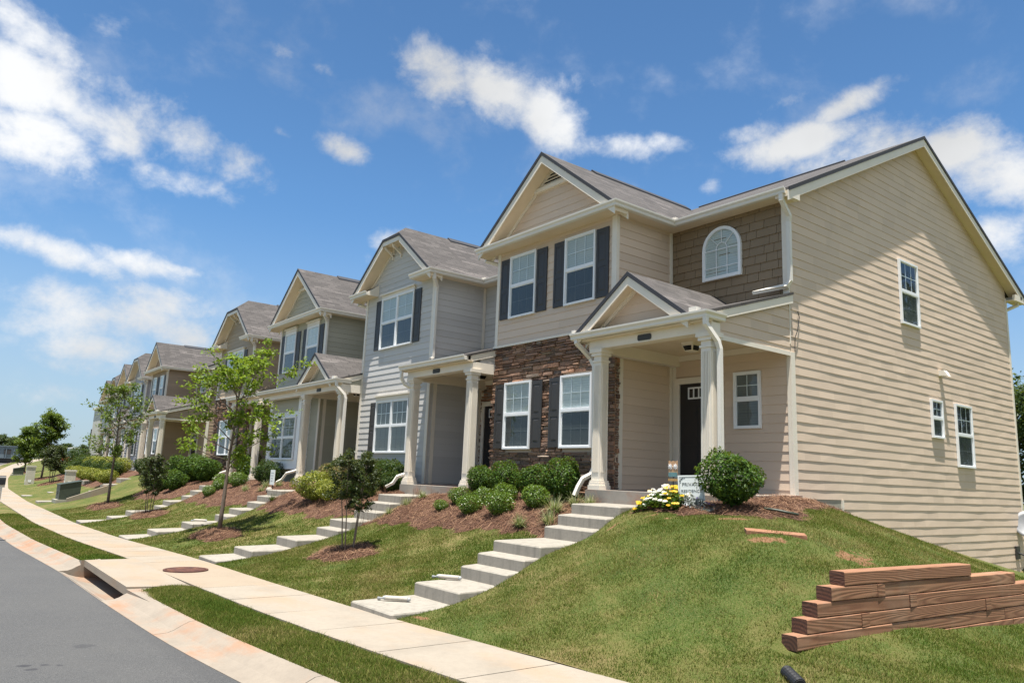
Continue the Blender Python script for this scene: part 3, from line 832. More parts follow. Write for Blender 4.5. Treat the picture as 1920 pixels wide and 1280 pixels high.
# verge strip of grass between sidewalk and kerb (its two lengths meet the storm drain slab)
def verge_z(x, y):
    s_ = (y-verge_edge(x))/(KERB_O-WALK_W)
    return zs(x)-0.045+0.05*np.sin(np.clip(s_, 0, 1)*math.pi)+0.02*s_
DR0, DR1 = -15.95, -12.15      # storm drain slab along the street
for xa, xb in ((-200, DR0-0.15), (DR1+0.1, 12)):
    step = axis((xa, min(xb, -40), 2.5), (max(xa, -40), xb, 0.15)) if xa < -40 else axis((xa, xb, 0.15))
    grid_sheet('verge_lawn', step, np.linspace(0, KERB_O-WALK_W, 12), verge_edge, verge_z, MAT['lawn'])
grid_sheet('road', axis((-220, -60, 4), (-60, 20, 0.6)), np.array([-12, -8, -5, -3.5, -2, -1, -0.4, 0.0]), lambda x: yr(x)-ROAD_O, lambda x, y: zs(x)-0.152+0.02*np.clip(yr(x)-ROAD_O-y, 0, 4), MAT['asphalt'])

# kerb and gutter: rolled profile cast in 3 m lengths with fine joints
def kerb():
    mb = MB(); prof = [(0.0, -0.03), (0.07, -0.035), (0.16, -0.075), (0.23, -0.115), (0.30, -0.138), (0.45, -0.146), (0.45, -0.4), (0.0, -0.4)]
    cutsx = [12.0]
    while cutsx[-1] > -200:
        nx = cutsx[-1]-(3.05 if cutsx[-1] > -60 else 9)
        for c in (DR1+0.04, DR0-0.04):
            if nx < c < cutsx[-1]-0.01: nx = c; break
        cutsx.append(nx)
    dip = [(-0.34, -0.27), (0.05, -0.27), (0.16, -0.25), (0.27, -0.215), (0.36, -0.17), (0.45, -0.146), (0.45, -0.4), (-0.34, -0.4)]
    flat = prof
    for xb, nx in zip(cutsx[:-1], cutsx[1:]):
        xa = nx+0.012
        prof = dip if DR0-0.1 < (xa+xb)/2 < DR1+0.1 else flat
        cuts = np.linspace(xa, xb, 6)
        rows = []
        for q in cuts:
            rows.append([(q, verge_edge(q)-o, float(zs(q))+z) for (o, z) in prof])
        o = len(mb.v)
        for r in rows: mb.v.extend(r)
        n = len(prof)
        for i in range(len(rows)-1):
            for k in range(n):
                j = (k+1) % n
                mb.f.append((o+i*n+k, o+i*n+j, o+(i+1)*n+j, o+(i+1)*n+k))
        mb.f.append(tuple(range(o, o+n))); e = o+(len(rows)-1)*n; mb.f.append(tuple(range(e+n-1, e-1, -1)))
    tag(mb.build('kerb', MAT['kerb']), kind='structure')
kerb()

def sidewalk():
    mb = MB(); x = 12.0
    while x > -190:
        L = 1.25 if x > -60 else 5
        xa, xb = x-L+0.014, x
        a = [(xa, float(yr(xa))-WALK_W), (xb, float(yr(xb))-WALK_W), (xb, float(yr(xb))), (xa, float(yr(xa)))]
        mb.hull([(p[0], p[1], float(zs(p[0]))-0.25) for p in a], [(p[0], p[1], float(zs(p[0]))+0.004+random.uniform(-0.002, 0.002)) for p in a])
        x -= L
    tag(mb.build('sidewalk', MAT['walk']), kind='structure')
    # bed under the joints so no gap shows through
    b = MB()
    for xa in np.arange(-190, 12, 2.0):
        pts = [(xa, float(yr(xa))-WALK_W), (xa+2, float(yr(xa+2))-WALK_W), (xa+2, float(yr(xa+2))), (xa, float(yr(xa)))]
        b.poly([(p[0], p[1], float(zs(p[0]))-0.012) for p in pts])
    tag(b.build('sidewalk_base', MAT['foundation']), kind='structure')
sidewalk()

g = MB(); g.box(-900, 900, -900, 900, -4.2, -4.0)
tag(g.build('ground', MAT['lawn']), kind='structure')

# ------------------------------------------------------------------ storm drain
def storm_drain():
    xc = (DR0+DR1)/2; z = float(zs(xc)); zt = z+0.012
    t = empty('storm_drain', (xc, float(yr(xc))-2, z), 'concrete storm drain inlet in the kerb with rusty stained lip and dark open throat', 'storm drain')
    ya = float(yr(xc))-KERB_O-0.12; yb = float(yr(xc))-WALK_W-0.01
    # slab with a lip over the gutter
    m = MB()
    m.hull([(DR0, ya+0.05, zt-0.11), (DR1, ya, zt-0.09), (DR1+0.0, yb, zt-0.11), (DR0, yb, zt-0.11)], [(DR0, ya+0.05, zt+0.0), (DR1, ya, zt+0.03), (DR1, yb, zt), (DR0, yb, zt)])
    m.build('slab', MAT['walk'], t)
    # end walls that flare down to the kerb
    w = MB()
    for x0, x1, x2 in ((DR1, DR1+0.28, DR1+1.75), (DR0, DR0-0.2, DR0-1.0)):
        w.hull([(x0, ya, z-0.36), (x0, ya+0.32, z-0.36), (x1, ya+0.34, z-0.36), (x2, ya+0.30, z-0.36), (x2, ya+0.10, z-0.36)],
               [(x0, ya, zt-0.002), (x0, ya+0.32, zt-0.002), (x1, ya+0.34, zt-0.012), (x2, ya+0.30, zs(x2)-0.03), (x2, ya+0.10, zs(x2)-0.055)])
    w.build('end_wall', MAT['kerb'], t)
    d = MB()
    d.hull([(DR0, ya+0.30, z-0.5), (DR1, ya+0.30, z-0.5), (DR1, ya+0.5, z-0.5), (DR0, ya+0.5, z-0.5)], [(DR0, ya+0.30, zt-0.12), (DR1, ya+0.30, zt-0.12), (DR1, ya+0.5, zt-0.12), (DR0, ya+0.5, zt-0.12)])
    d.build('throat', MAT['black'], t)  # solid black box stands in for the shade inside the inlet
storm_drain()
def manhole():
    x, y = -14.0, 3.9; z = float(zs(x))+0.018
    t = empty('manhole_cover', (x, y, z), 'round rusty manhole cover set in the wide concrete slab of the sidewalk', 'manhole cover')
    m = MB(); m.lathe([(0.31, -0.02), (0.31, 0.004), (0.30, 0.007), (0.02, 0.007)], (x, y, z), 40); m.build('lid', MAT['rust'], t)
    r = MB(); r.lathe([(0.365, -0.03), (0.365, 0.004), (0.322, 0.004), (0.322, -0.02)], (x, y, z), 40); r.build('rim', MAT['rust'], t)
manhole()

# ------------------------------------------------------------------ flights of steps
def steps(xl, xr_, treads, label, slope=0.02):
    """treads: (front y, nose z) from the sidewalk up; last one ends at the porch slab (y_end)"""
    m = MB()
    for i, (y0, z0) in enumerate(treads[:-1]):
        y1 = treads[i+1][0]
        j = lambda: random.uniform(-0.006, 0.006)
        b = 0.022
        a = [(xl+b, y0), (xr_-b, y0), (xr_, y0+b), (xr_, y1+0.03), (xl, y1+0.03), (xl, y0+b)]
        lo = [(p[0], p[1], z0-0.55) for p in a]
        mid = [(p[0]+j(), p[1]+j()*0.6, z0-0.015) for p in a]
        hi = [(p[0]+(0.012 if p[0] < (xl+xr_)/2 else -0.012), p[1]+(0.014 if p[1] < y0+0.1 else 0), z0+(slope if p[1] > y0+0.1 else 0)) for p in a]
        o = len(m.v); m.hull(lo, mid); m.hull(mid, hi)
    o = m.build('front_steps', MAT['steps'])
    return tag(o, label, 'steps', 'concrete steps up to the porches')
T1 = [(4.69, -1.64), (5.64, -1.45), (6.405, -1.26), (6.69, -1.085), (6.97, -0.91), (7.97, -0.71), (8.25, -0.53), (8.54, -0.352), (9.4, -0.3)]
steps(-9.3, -8.2, T1, 'pale concrete steps climbing the lawn to the beige house with the stone front, nearest flight')
T2 = [(4.65, -1.73), (5.32, -1.57), (6.19, -1.38), (7.07, -1.20), (7.37, -1.02), (7.94, -0.83), (8.25, -0.64), (8.52, -0.46), (9.4, -0.4)]
steps(-15.9, -14.85, T2, 'concrete steps rising to the blue grey house behind the thin multi-stemmed tree')
T3 = [(4.48, -1.88), (5.17, -1.72), (6.03, -1.53), (6.92, -1.33), (7.3, -1.15), (7.81, -0.96), (8.09, -0.78), (8.38, -0.60), (9.4, -0.55)]
steps(-22.6, -21.55, T3, 'concrete steps to the sage house with the square bay, beside the lime green street tree')
T4 = [(4.45, -1.93), (5.35, -1.79), (5.92, -1.60), (6.82, -1.42), (7.1, -1.24), (7.71, -1.06), (7.99, -0.87), (8.29, -0.68), (9.4, -0.62)]
steps(-29.3, -28.3, T4, 'concrete steps to the tan house with the clipped gable, passing the dark crape myrtle')
T5 = [(4.7, -1.92), (5.9, -1.72), (6.9, -1.4), (7.5, -1.05), (8.1, -0.75), (9.0, -0.6)]
steps(-43.1, -42.1, T5, 'far concrete steps to the taupe house, beyond the green utility cabinet')
steps(-49.6, -48.6, T5, 'far concrete steps to the grey clipped-gable house, seen past the beige pedestal', 0.02)
steps(-56.4, -55.4, [(y+0.6, z) for y, z in T5], 'very distant concrete steps running up the lawn near the far street trees', 0.02)
# ------------------------------------------------------------------ houses
GUT = [(0.0, 0.0), (0.0, -0.115), (0.07, -0.115), (0.085, -0.10), (0.088, -0.06), (0.118, -0.025), (0.12, 0.004), (0.108, 0.004), (0.106, -0.015), (0.02, -0.03)]

def window(root, M, u0, u1, z0, z1, units=1, cols=3, rows=2, head=0.0, up='blind', low='screen', mid=None, fw=0.040):
    """double hung window in (u, z) of wall map M: frame with sash bars > panes"""
    mid = mid if mid is not None else (z0+z1)/2+0.02
    f = MB(); D = 0.062
    b = 0.012
    f.mbox(M, u0, u0+fw, b, D, z0, z1); f.mbox(M, u1-fw, u1, b, D, z0, z1)
    f.mbox(M, u0+fw, u1-fw, b, D, z1-fw, z1); f.mbox(M, u0+fw, u1-fw, b, D+0.012, z0, z0+fw)
    step = (u1-u0-fw)/units
    cells = []
    for i in range(units):
        a = u0+fw+i*step; c = u0+i*step+step
        if i < units-1: f.mbox(M, c-0.012, c+0.058, b, D+0.002, z0+fw, z1-fw)
        a = a+(0.013 if i else 0); c = c-(0.012 if i < units-1 else 0)
        cells.append((a, c))
        f.mbox(M, a, c, b, D-0.010, mid-0.028, mid+0.028)
        # sash rims
        for (s0, s1, dd) in ((z0+fw, mid-0.028, D-0.026), (mid+0.028, z1-fw, D-0.014)):
            r = 0.016
            f.mbox(M, a, a+r, b, dd, s0, s1); f.mbox(M, c-r, c, b, dd, s0, s1)
            f.mbox(M, a+r, c-r, b, dd, s0, s0+r); f.mbox(M, a+r, c-r, b, dd, s1-r, s1)
        # glazing bars of the upper sash
        w = (c-a)
        for k in range(1, cols):
            x = a+w*k/cols; f.mbox(M, x-0.007, x+0.007, 0.030, 0.036, mid+0.05, z1-fw-0.022)
        for k in range(1, rows):
            z = mid+0.028+(z1-fw-mid-0.028)*k/rows
            f.mbox(M, a+0.022, c-0.022, 0.030, 0.0362, z-0.007, z+0.007)
    win = f.build('window', MAT['white'], root)
    if head:
        h = MB(); h.mbox(M, u0-0.01, u1+0.01, 0.012, 0.058, z1+0.003, z1+head-0.045); h.mbox(M, u0-0.05, u1+0.05, 0.012, 0.105, z1+head-0.043, z1+head)
        h.build('head_trim', MAT['trim'], win)
    g = MB(); bl = MB(); sc_ = MB(); gr = MB()
    for (a, c) in cells:
        r = 0.02
        g.poly([M(a+r, 0.038, mid+0.04), M(c-r, 0.038, mid+0.04), M(c-r, 0.038, z1-fw-0.02), M(a+r, 0.038, z1-fw-0.02)])
        g.poly([M(a+r, 0.0335, z0+fw+0.02), M(c-r, 0.0335, z0+fw+0.02), M(c-r, 0.0335, mid-0.04), M(a+r, 0.0335, mid-0.04)])
        bl.poly([M(a, 0.014, mid+0.02), M(c, 0.014, mid+0.02), M(c, 0.014, z1-fw), M(a, 0.014, z1-fw)])
        sc_.poly([M(a, 0.0145, z0+fw), M(c, 0.0145, z0+fw), M(c, 0.0145, mid-0.02), M(a, 0.0145, mid-0.02)])
        w = c-a
        for k in range(1, cols):
            x = a+w*k/cols; gr.mbox(M, x-0.007, x+0.007, 0.016, 0.019, z0+fw+0.02, mid-0.05)
        for k in range(1, rows):
            z = z0+fw+(mid-0.028-z0-fw)*k/rows; gr.mbox(M, a+0.022, c-0.022, 0.016, 0.0192, z-0.007, z+0.007)
    g.build('pane', MAT['glass'], win)
    bl.build('blind', MAT[up], win)  # in the room colour this is a dark sheet, painted as unlit interior
    sc_.build('screen', MAT[low], win)
    gr.build('lower_grid', MAT['screengrid'], win)
    return win

def shutter(root, M, u0, u1, z0, z1):
    m = MB(); b = 0.014; t = 0.055; e = 0.036
    m.mbox(M, u0, u1, b, 0.030, z0, z1)
    w = 0.055; zm = z0+(z1-z0)*0.47
    m.mbox(M, u0, u0+w, 0.030, e, z0, z1); m.mbox(M, u1-w, u1, 0.030, e, z0, z1)
    for a, c in ((z0, z0+0.10), (zm-0.045, zm+0.045), (z1-0.08, z1)): m.mbox(M, u0+w, u1-w, 0.030, e, a, c)
    for a, c in ((z0+0.10, zm-0.045), (zm+0.045, z1-0.08)):
        o = 0.03
        A = [M(u0+w+o, 0.030, a+o), M(u1-w-o, 0.030, a+o), M(u1-w-o, 0.030, c-o), M(u0+w+o, 0.030, c-o)]; o2 = 0.055
        B = [M(u0+w+o2, 0.037, a+o2), M(u1-w-o2, 0.037, a+o2), M(u1-w-o2, 0.037, c-o2), M(u0+w+o2, 0.037, c-o2)]
        m.hull(A, B)
    return m.build('shutter', MAT['shutter'], root)

def column(root, x, y, z0, z1, w=0.185):
    """square fluted column, front left corner at (x, y)"""
    m = MB(); tw = 0.006
    m.hull([(x-tw, y-tw, z0), (x+w+tw, y-tw, z0), (x+w+tw, y+w+tw, z0), (x-tw, y+w+tw, z0)], [(x, y, z1), (x+w, y, z1), (x+w, y+w, z1), (x, y+w, z1)])
    for e, a, c in ((0.048, z0, z0+0.075), (0.034, z0+0.075, z0+0.125), (0.025, z0+0.125, z0+0.16), (0.02, z1-0.24, z1-0.205), (0.035, z1-0.13, z1-0.075), (0.06, z1-0.075, z1-0.002)):
        m.box(x-e, x+w+e, y-e, y+w+e, a, c)
    n = 5
    for k in range(n):
        u = 0.035+(w-0.07)*k/(n-1)
        m.box(x+u-0.008, x+u+0.008, y-0.016, y+0.01, z0+0.3, z1-0.30)
        m.box(x+w-0.01, x+w+0.016, y+u-0.008, y+u+0.008, z0+0.3, z1-0.30)
    return m.build('column', MAT['trim'], root)

def ledge_stone(mb, M, u0, u1, z0, z1, holes=()):
    z = z0
    while z < z1-0.02:
        h = min(random.choice((0.045, 0.06, 0.07, 0.08, 0.10)), z1-z)
        if z1-z-h < 0.03: h = z1-z
        u = u0-random.uniform(0, 0.2)
        while u < u1:
            L = random.uniform(0.10, 0.42) if h < 0.09 else random.uniform(0.16, 0.36)
            a, c = max(u, u0), min(u+L, u1)
            for hh in holes:                      # keep the openings clear
                if z+h > hh[2]+0.02 and z < hh[3]-0.02:
                    if a < hh[0] < c: c = hh[0]
                    elif hh[0] <= a < hh[1]: a = min(c, hh[1])
            if c-a > 0.03:
                pieces = [(z, z+h)] if random.random() > 0.28 or h < 0.065 else [(z, z+h*0.48), (z+h*0.48, z+h)]
                for (p, q) in pieces:
                    d = random.uniform(0.012, 0.058); j = lambda s=0.010: random.uniform(-s, s); g = 0.005
                    A = [M(a+g, -0.02, p+g), M(c-g, -0.02, p+g), M(c-g, -0.02, q-g), M(a+g, -0.02, q-g)]
                    k = 0.010
                    B = [M(a+g+k*random.random(), d+j(), p+g+k*random.random()), M(c-g-k*random.random(), d+j(), p+g+k*random.random()), M(c-g-k*random.random(), d+j(), q-g-k*random.random()), M(a+g+k*random.random(), d+j(), q-g-k*random.random())]
                    Mi = [tuple(np.array(x)*0.45+np.array(y)*0.55) for x, y in zip([M(a+g, d, p+g), M(c-g, d, p+g), M(c-g, d, q-g), M(a+g, d, q-g)], A)]
                    mb.hull(A, Mi); mb.hull(Mi, B)
            u += L
        z += h

def shingle_wall(mb, M, poly): siding(mb, M, poly, expo=EXPO, pieces=0.30, proud=0.018)

def arch_window(root, M, u0, u1, z0, z1):
    """round headed window: frame, fan of bars, panes"""
    r = (u1-u0)/2; uc = (u0+u1)/2; zc = z1-r; n = 18
    def ring(ro, ri, d0, d1, zb0, zb1):
        m_ = []
        out = [(u1-(r-ro) if False else uc+ro*math.cos(math.pi*k/n), zc+ro*math.sin(math.pi*k/n)) for k in range(n+1)]
        inn = [(uc+ri*math.cos(math.pi*k/n), zc+ri*math.sin(math.pi*k/n)) for k in range(n+1)]
        return out, inn
    f = MB(); out, inn = ring(r, r-0.06, 0, 0, 0, 0)
    for k in range(n):
        A = [out[k], out[k+1], inn[k+1], inn[k]]
        f.hull([M(p[0], 0.012, p[1]) for p in A], [M(p[0], 0.07, p[1]) for p in A])
    f.mbox(M, u0, u0+0.06, 0.012, 0.07, z0, zc); f.mbox(M, u1-0.06, u1, 0.012, 0.07, z0, zc); f.mbox(M, u0+0.06, u1-0.06, 0.012, 0.082, z0, z0+0.06)
    ri = 0.13
    for k in range(12):
        a, c = math.pi*k/12, math.pi*(k+1)/12
        A = [(uc+ri*math.cos(a), zc+ri*math.sin(a)), (uc+ri*math.cos(c), zc+ri*math.sin(c)), (uc+(ri-0.014)*math.cos(c), zc+(ri-0.014)*math.sin(c)), (uc+(ri-0.014)*math.cos(a), zc+(ri-0.014)*math.sin(a))]
        f.hull([M(p[0], 0.042, p[1]) for p in A], [M(p[0], 0.049, p[1]) for p in A])
    for ang in (45, 90, 135):
        a = R(ang); p = Vector(M(uc+ri*math.cos(a), 0.0455, zc+ri*math.sin(a))); q = Vector(M(uc+(r-0.06)*math.cos(a), 0.0455, zc+(r-0.06)*math.sin(a)))
        f.bar(p, q, 0.014, 0.007)
    for x in (uc-ri+0.007, uc+ri-0.007): f.mbox(M, x-0.007, x+0.007, 0.042, 0.049, z0+0.06, zc)
    for z in (zc-0.007, zc-0.36): f.mbox(M, u0+0.06, u1-0.06, 0.042, 0.0488, z-0.007, z+0.007)
    w = f.build('window', MAT['white'], root)
    shp = [(u0+0.05, z0+0.05), (u1-0.05, z0+0.05), (u1-0.05, zc)]+[(uc+(r-0.05)*math.cos(math.pi*k/n), zc+(r-0.05)*math.sin(math.pi*k/n)) for k in range(1, n)]+[(u0+0.05, zc)]
    g = MB(); g.poly([M(p[0], 0.04, p[1]) for p in shp]); g.build('pane', MAT['glass'], w)
    b = MB(); b.poly([M(p[0], 0.0225, p[1]) for p in shp]); b.build('blind', MAT['blind'], w)
    return w

def door(root, X0, X1, Y, z0, z1):
    """panelled front door with a row of lights, in a casing"""
    M = front(Y)
    c = MB()
    c.mbox(M, X0-0.11, X0-0.005, 0.01, 0.06, z0, z1+0.12); c.mbox(M, X1+0.005, X1+0.11, 0.01, 0.06, z0, z1+0.12); c.mbox(M, X0-0.005, X1+0.005, 0.01, 0.06, z1+0.005, z1+0.12)
    c.build('door_frame', MAT['trim'], root)
    d = MB(); d.mbox(M, X0, X1, 0.01, 0.030, z0, z1)
    w = X1-X0
    for (a, b) in ((0.12, 0.46), (0.54, 0.88)):
        for (p, q) in ((0.10, 0.36), (0.42, 0.80)):
            d.mbox(M, X0+w*a, X0+w*b, 0.03, 0.036, z0+(z1-z0)*p, z0+(z1-z0)*q)
    dd = d.build('door', MAT['door'], root)
    l = MB(); u0, u1, p, q = X0+0.20, X1-0.20, z1-0.27, z1-0.10
    l.mbox(M, u0, u1, 0.031, 0.045, q, q+0.03); l.mbox(M, u0, u1, 0.031, 0.045, p-0.03, p)
    for k in range(5):
        x = u0+(u1-u0-0.025)*k/4; l.mbox(M, x, x+0.025, 0.031, 0.0448, p, q)
    l.build('door_light', MAT['white'], dd)
    h = MB(); h.tube([M(X1-0.07, 0.03, z0+0.95), M(X1-0.07, 0.085, z0+0.95)], 0.028, 10); h.build('handle', MAT['dish'], dd)

def elbow(root, pts, w=0.075, h=0.06, ref=(1, 0, 0), name='downspout'):
    m = MB(); m.rect_tube(pts, w, h, ref); return m.build(name, MAT['gutter'], root)

def house(X, label, xl, xr, xp, zs_, col, gable='full', porch='gable', lower='siding', upper=None, low=None, Yo=0.0, end=False, recess='siding', bay=None, porch_l=None, arch=False, back='siding', light=True, detail=True, fit=0.0):
    """one townhouse: block xl..xr at the front, porch xr..xp set back beside it. Yo moves the front back."""
    Y0 = 10.0+Yo; YB = 11.64+Yo; YR = 21.75+Yo
    t = empty('townhouse', (xr, Y0, zs_), label, 'house', 'townhouses in the row')
    wm = MAT[col]; F = front(Y0); xm = (xl+xr)/2
    zb = zs_-0.25
    # ---- walls
    w = MB()
    zl0 = 2.92 if lower == 'stone' else zb
    siding(w, F, [(xl, zl0), (xr, zl0), (xr, 5.14), (xl, 5.14)], step=2.6)
    eh = 0.30; s = 0.78
    half = (xr-xl)/2+eh; zr_ = 5.23+half*s
    cz = 6.60 if gable == 'clip' else 99
    tri = [(xl-0.15, 5.30), (xr+0.15, 5.30), (xm, zr_-0.12)]
    if gable == 'clip':
        tri = clip(tri, 1, cz-0.08, False)
        siding(w, F, [(xl, 5.14), (xr, 5.14), (xr, 5.30), (xl, 5.30)])
    siding(w, F, tri)
    w.box(xl, xr, Y0+0.012, YB+0.6, zb, 5.22); 
    w.hull([(xl-0.1, Y0+0.012, 5.22), (xr+0.1, Y0+0.012, 5.22), (xm, Y0+0.012, zr_-0.2 if gable != 'clip' else 5.9)], [(xl-0.1, Y0+0.6, 5.22), (xr+0.1, Y0+0.6, 5.22), (xm, Y0+0.6, zr_-0.2 if gable != 'clip' else 5.9)])
    w.build('front_wall', wm, t)
    w = MB(); S = side(xr)
    siding(w, S, [(Y0, zb), (YB, zb), (YB, 5.14), (Y0, 5.14)], step=2.2)
    w.build('block_side_wall', wm, t)
    w = MB(); B = front(YB)
    w.box(xr, xp-(0.012 if end else 0), YB+0.012, YR, zb-0.05, 5.2)
    siding(w, B, [(xr, zs_), (xp, zs_), (xp, 2.62), (xr, 2.62)], step=2.0) if back == 'siding' else None
    if recess == 'siding': siding(w, B, [(xr, 2.62), (xp, 2.62), (xp, 5.16), (xr, 5.16)], step=2.0)
    w.build('recess_wall', wm, t)
    if back == 'stone':
        q = MB(); ledge_stone(q, front(YB+0.01), xr, xp, zs_, 2.62, [(xr+0.10, xr+1.25, zs_-0.1, zs_+2.20)]); q.build('stone_cladding', MAT['stone'], t)
    if recess == 'shingle':
        q = MB(); shingle_wall(q, B, [(xr, 2.62), (xp, 2.62), (xp, 5.16), (xr, 5.16)]); q.build('shingle_cladding', MAT['shingle'], t)
    if lower == 'stone':
        q = MB(); ledge_stone(q, F, xl-0.02, xr+0.03, zb, 2.90, [(w_[1]-0.01, w_[2]+0.01, w_[3]-0.01, w_[4]+0.01) for w_ in (upper or []) if w_[4] < 2.9])
        ledge_stone(q, side(xr), Y0+0.02, Y0+0.10, zb, 2.40)
        q.build('stone_cladding', MAT['stone'], t)
        q = MB(); q.mbox(F, xl-0.01, xr+0.0, 0.0, 0.07, 2.895, 2.94); q.build('stone_cap', MAT['trim'], t)
    # ---- corner boards
    cw = 0.10
    zt0 = zl0+ (0.02 if lower == 'stone' else 0)
    def board(M, *a):
        c = MB(); c.mbox(M, *a); c.build('corner_board', MAT['trim'], t)
    board(F, xl, xl+cw, 0.002, 0.028, zt0, 5.12)
    c = MB(); c.mbox(F, xr-cw, xr+0.026, 0.002, 0.026, zt0, 5.12); c.mbox(S, Y0-0.0, Y0+0.055, 0.002, 0.024, 2.42, 5.12); c.build('corner_board', MAT['trim'], t)
    board(S, Y0+0.10, Y0+0.20, 0.004, 0.026, zs_+0.01, 2.42)       # board behind the porch post
    board(S, YB-0.10, YB-0.022, 0.002, 0.022, zs_+0.05, 5.12); board(B, xr+0.024, xr+0.10, 0.002, 0.020, zs_+0.05, 2.4)
    if end:
        board(B, xp-0.09, xp+0.024, 0.002, 0.026, 2.5, 5.12)
        board(side(xp), YB-0.024, YB+0.10, 0.002, 0.027, zs_-0.02, 2.36)
        board(B, xp-0.06, xp, 0.002, 0.025, zs_, 2.36)
    # ---- eaves
    fo = 0.33; fx = eh-0.03
    so = MB(); ze = 5.125
    ya, yb_ = Y0-fo, YB-0.28
    if gable == 'full':
        so.box(xl-fx, xr+fx, ya, Y0+0.02, ze, ze+0.03)
        so.box(xr-0.02, xr+fx, Y0+0.02, yb_+0.3, ze, ze+0.03)
        so.box(xl-fx, xl+0.02, Y0+0.02, Y0+1.4, ze, ze+0.03)
    else:
        so.box(xr-0.683, xr+fx, ya, Y0+0.02, ze, ze+0.03); s1 = MB(); s1.box(xl-fx, xl+0.683, ya, Y0+0.02, ze, ze+0.03)
        so.box(xr-0.02, xr+fx, Y0+0.02, yb_+0.3, ze, ze+0.03)
        s1.box(xl-fx, xl+0.02, Y0+0.02, Y0+1.4, ze, ze+0.03); s1.build('soffit', MAT['soffit'], t)
    xe = xp+0.20 if end else xp
    so.box(xr+fx, xe, yb_, YB+0.02, ze+0.001, ze+0.031)
    so.build('soffit', MAT['soffit'], t)
    fa = MB(); FA = [(0, 0.0), (0, 0.10), (-0.02, 0.10), (-0.02, 0.0)]
    fz = ze+0.002
    gt = MB(); zg = 5.24
    if gable == 'full':
        path = [(xl-fx, Y0+1.2, 0), (xl-fx, ya, 0), (xr+fx, ya, 0), (xr+fx, yb_, 0), (xe, yb_, 0)]
        gt.sweep([(p[0], p[1], zg) for p in path], GUT); fa.sweep([(p[0], p[1], fz) for p in path], FA)
    else:
        p1 = [(xl-fx, Y0+1.2, zg), (xl-fx, ya, zg), (xl+0.70, ya, zg)]; p2 = [(xr-0.70, ya, zg), (xr+fx, ya, zg), (xr+fx, yb_, zg), (xe, yb_, zg)]
        f1 = MB(); f1.sweep([(a, b, fz) for a, b, c_ in p1], FA); fa.sweep([(a, b, fz) for a, b, c_ in p2], FA)
        gt.sweep(p2, GUT)
        g1 = MB(); g1.sweep(p1, GUT); g1.build('gutter', MAT['gutter'], t)
        # boxed ends of the eave returns with a little shingle cap
        f1.hull([(xl+0.686, ya+0.001, ze-0.004), (xl+0.712, ya+0.001, ze-0.004), (xl+0.712, Y0-0.004, ze-0.004), (xl+0.686, Y0-0.004, ze-0.004)], [(xl+0.686, ya+0.001, zg+0.002), (xl+0.712, ya+0.001, zg+0.002), (xl+0.712, Y0-0.004, zg+0.235), (xl+0.686, Y0-0.004, zg+0.235)])
        f1.build('fascia', MAT['trim'], t)
        fa.hull([(xr-0.712, ya+0.001, ze-0.004), (xr-0.686, ya+0.001, ze-0.004), (xr-0.686, Y0-0.004, ze-0.004), (xr-0.712, Y0-0.004, ze-0.004)], [(xr-0.712, ya+0.001, zg+0.002), (xr-0.686, ya+0.001, zg+0.002), (xr-0.686, Y0-0.004, zg+0.235), (xr-0.712, Y0-0.004, zg+0.235)])
    if not end: pass
    gt.box(xr+fx+0.02, xr+fx+0.13, yb_-0.115, yb_-0.03, zg-0.01, zg+0.055)     # splash guard in the valley
    gt.build('gutter', MAT['gutter'], t)
    fa.build('fascia', MAT['trim'], t)
    # ---- roofs
    r = MB(); th = 0.045
    ms = 0.500; ry = 16.87+Yo; rz = 5.23+ms*(ry-(YB-0.31)); y1 = ry+(ry-(YB-0.31))
    xw = xp+0.27 if end else xp-0.0
    xwl = xl-0.40 if fit else xl-0.0
    def slab(pts):
        n = (Vector(pts[1])-Vector(pts[0])).cross(Vector(pts[2])-Vector(pts[0])).normalized()
        if n.z < 0: n = -n
        r.hull([(p[0], p[1], p[2]-th/n.z) for p in pts], [tuple(p) for p in pts])
    slab([(xwl, YB-0.33, 5.23), (xw, YB-0.33, 5.23), (xw, ry, rz), (xwl, ry, rz)])
    slab([(xwl, ry, rz), (xw, ry, rz), (xw, y1, 5.23), (xwl, y1, 5.23)])
    yv = YB-0.31+(zr_-5.23)/ms          # where the gable ridge runs into the main roof
    yf = Y0-0.40
    if gable == 'full':
        slab([(xr+eh, yf, 5.232), (xm, yf, zr_), (xm, yv, zr_), (xr+eh, YB-0.31, 5.232)])
        slab([(xl-eh, yf, 5.232), (xm, yf, zr_), (xm, yv, zr_), (xl-eh, YB-0.31, 5.232)])
        # pent strip across the foot of the gable
        slab([(xl-fx, ya+0.0, 5.225), (xr+fx, ya+0.0, 5.225), (xr+fx-0.25, Y0, 5.42), (xl-fx+0.25, Y0, 5.42)])
    else:
        hx = (zr_-cz)/s; yh = yf+hx*0.95
        slab([(xr+eh, yf, 5.232), (xm+hx, yf, cz), (xm, yh, zr_), (xm, yv, zr_), (xr+eh, YB-0.31, 5.232)])
        slab([(xl-eh, yf, 5.232), (xm-hx, yf, cz), (xm, yh, zr_), (xm, yv, zr_), (xl-eh, YB-0.31, 5.232)])
        slab([(xm-hx, yf, cz), (xm+hx, yf, cz), (xm, yh, zr_)])
        slab([(xl-fx, ya, 5.235), (xl+0.683, ya, 5.235), (xl+0.683, Y0-0.005, 5.47), (xl-fx+0.25, Y0-0.005, 5.47)])
        slab([(xr-0.683, ya, 5.235), (xr+fx, ya, 5.235), (xr+fx-0.25, Y0-0.005, 5.47), (xr-0.683, Y0-0.005, 5.47)])
    roof = r.build('roof', MAT['roof'], t)
    ed = MB()
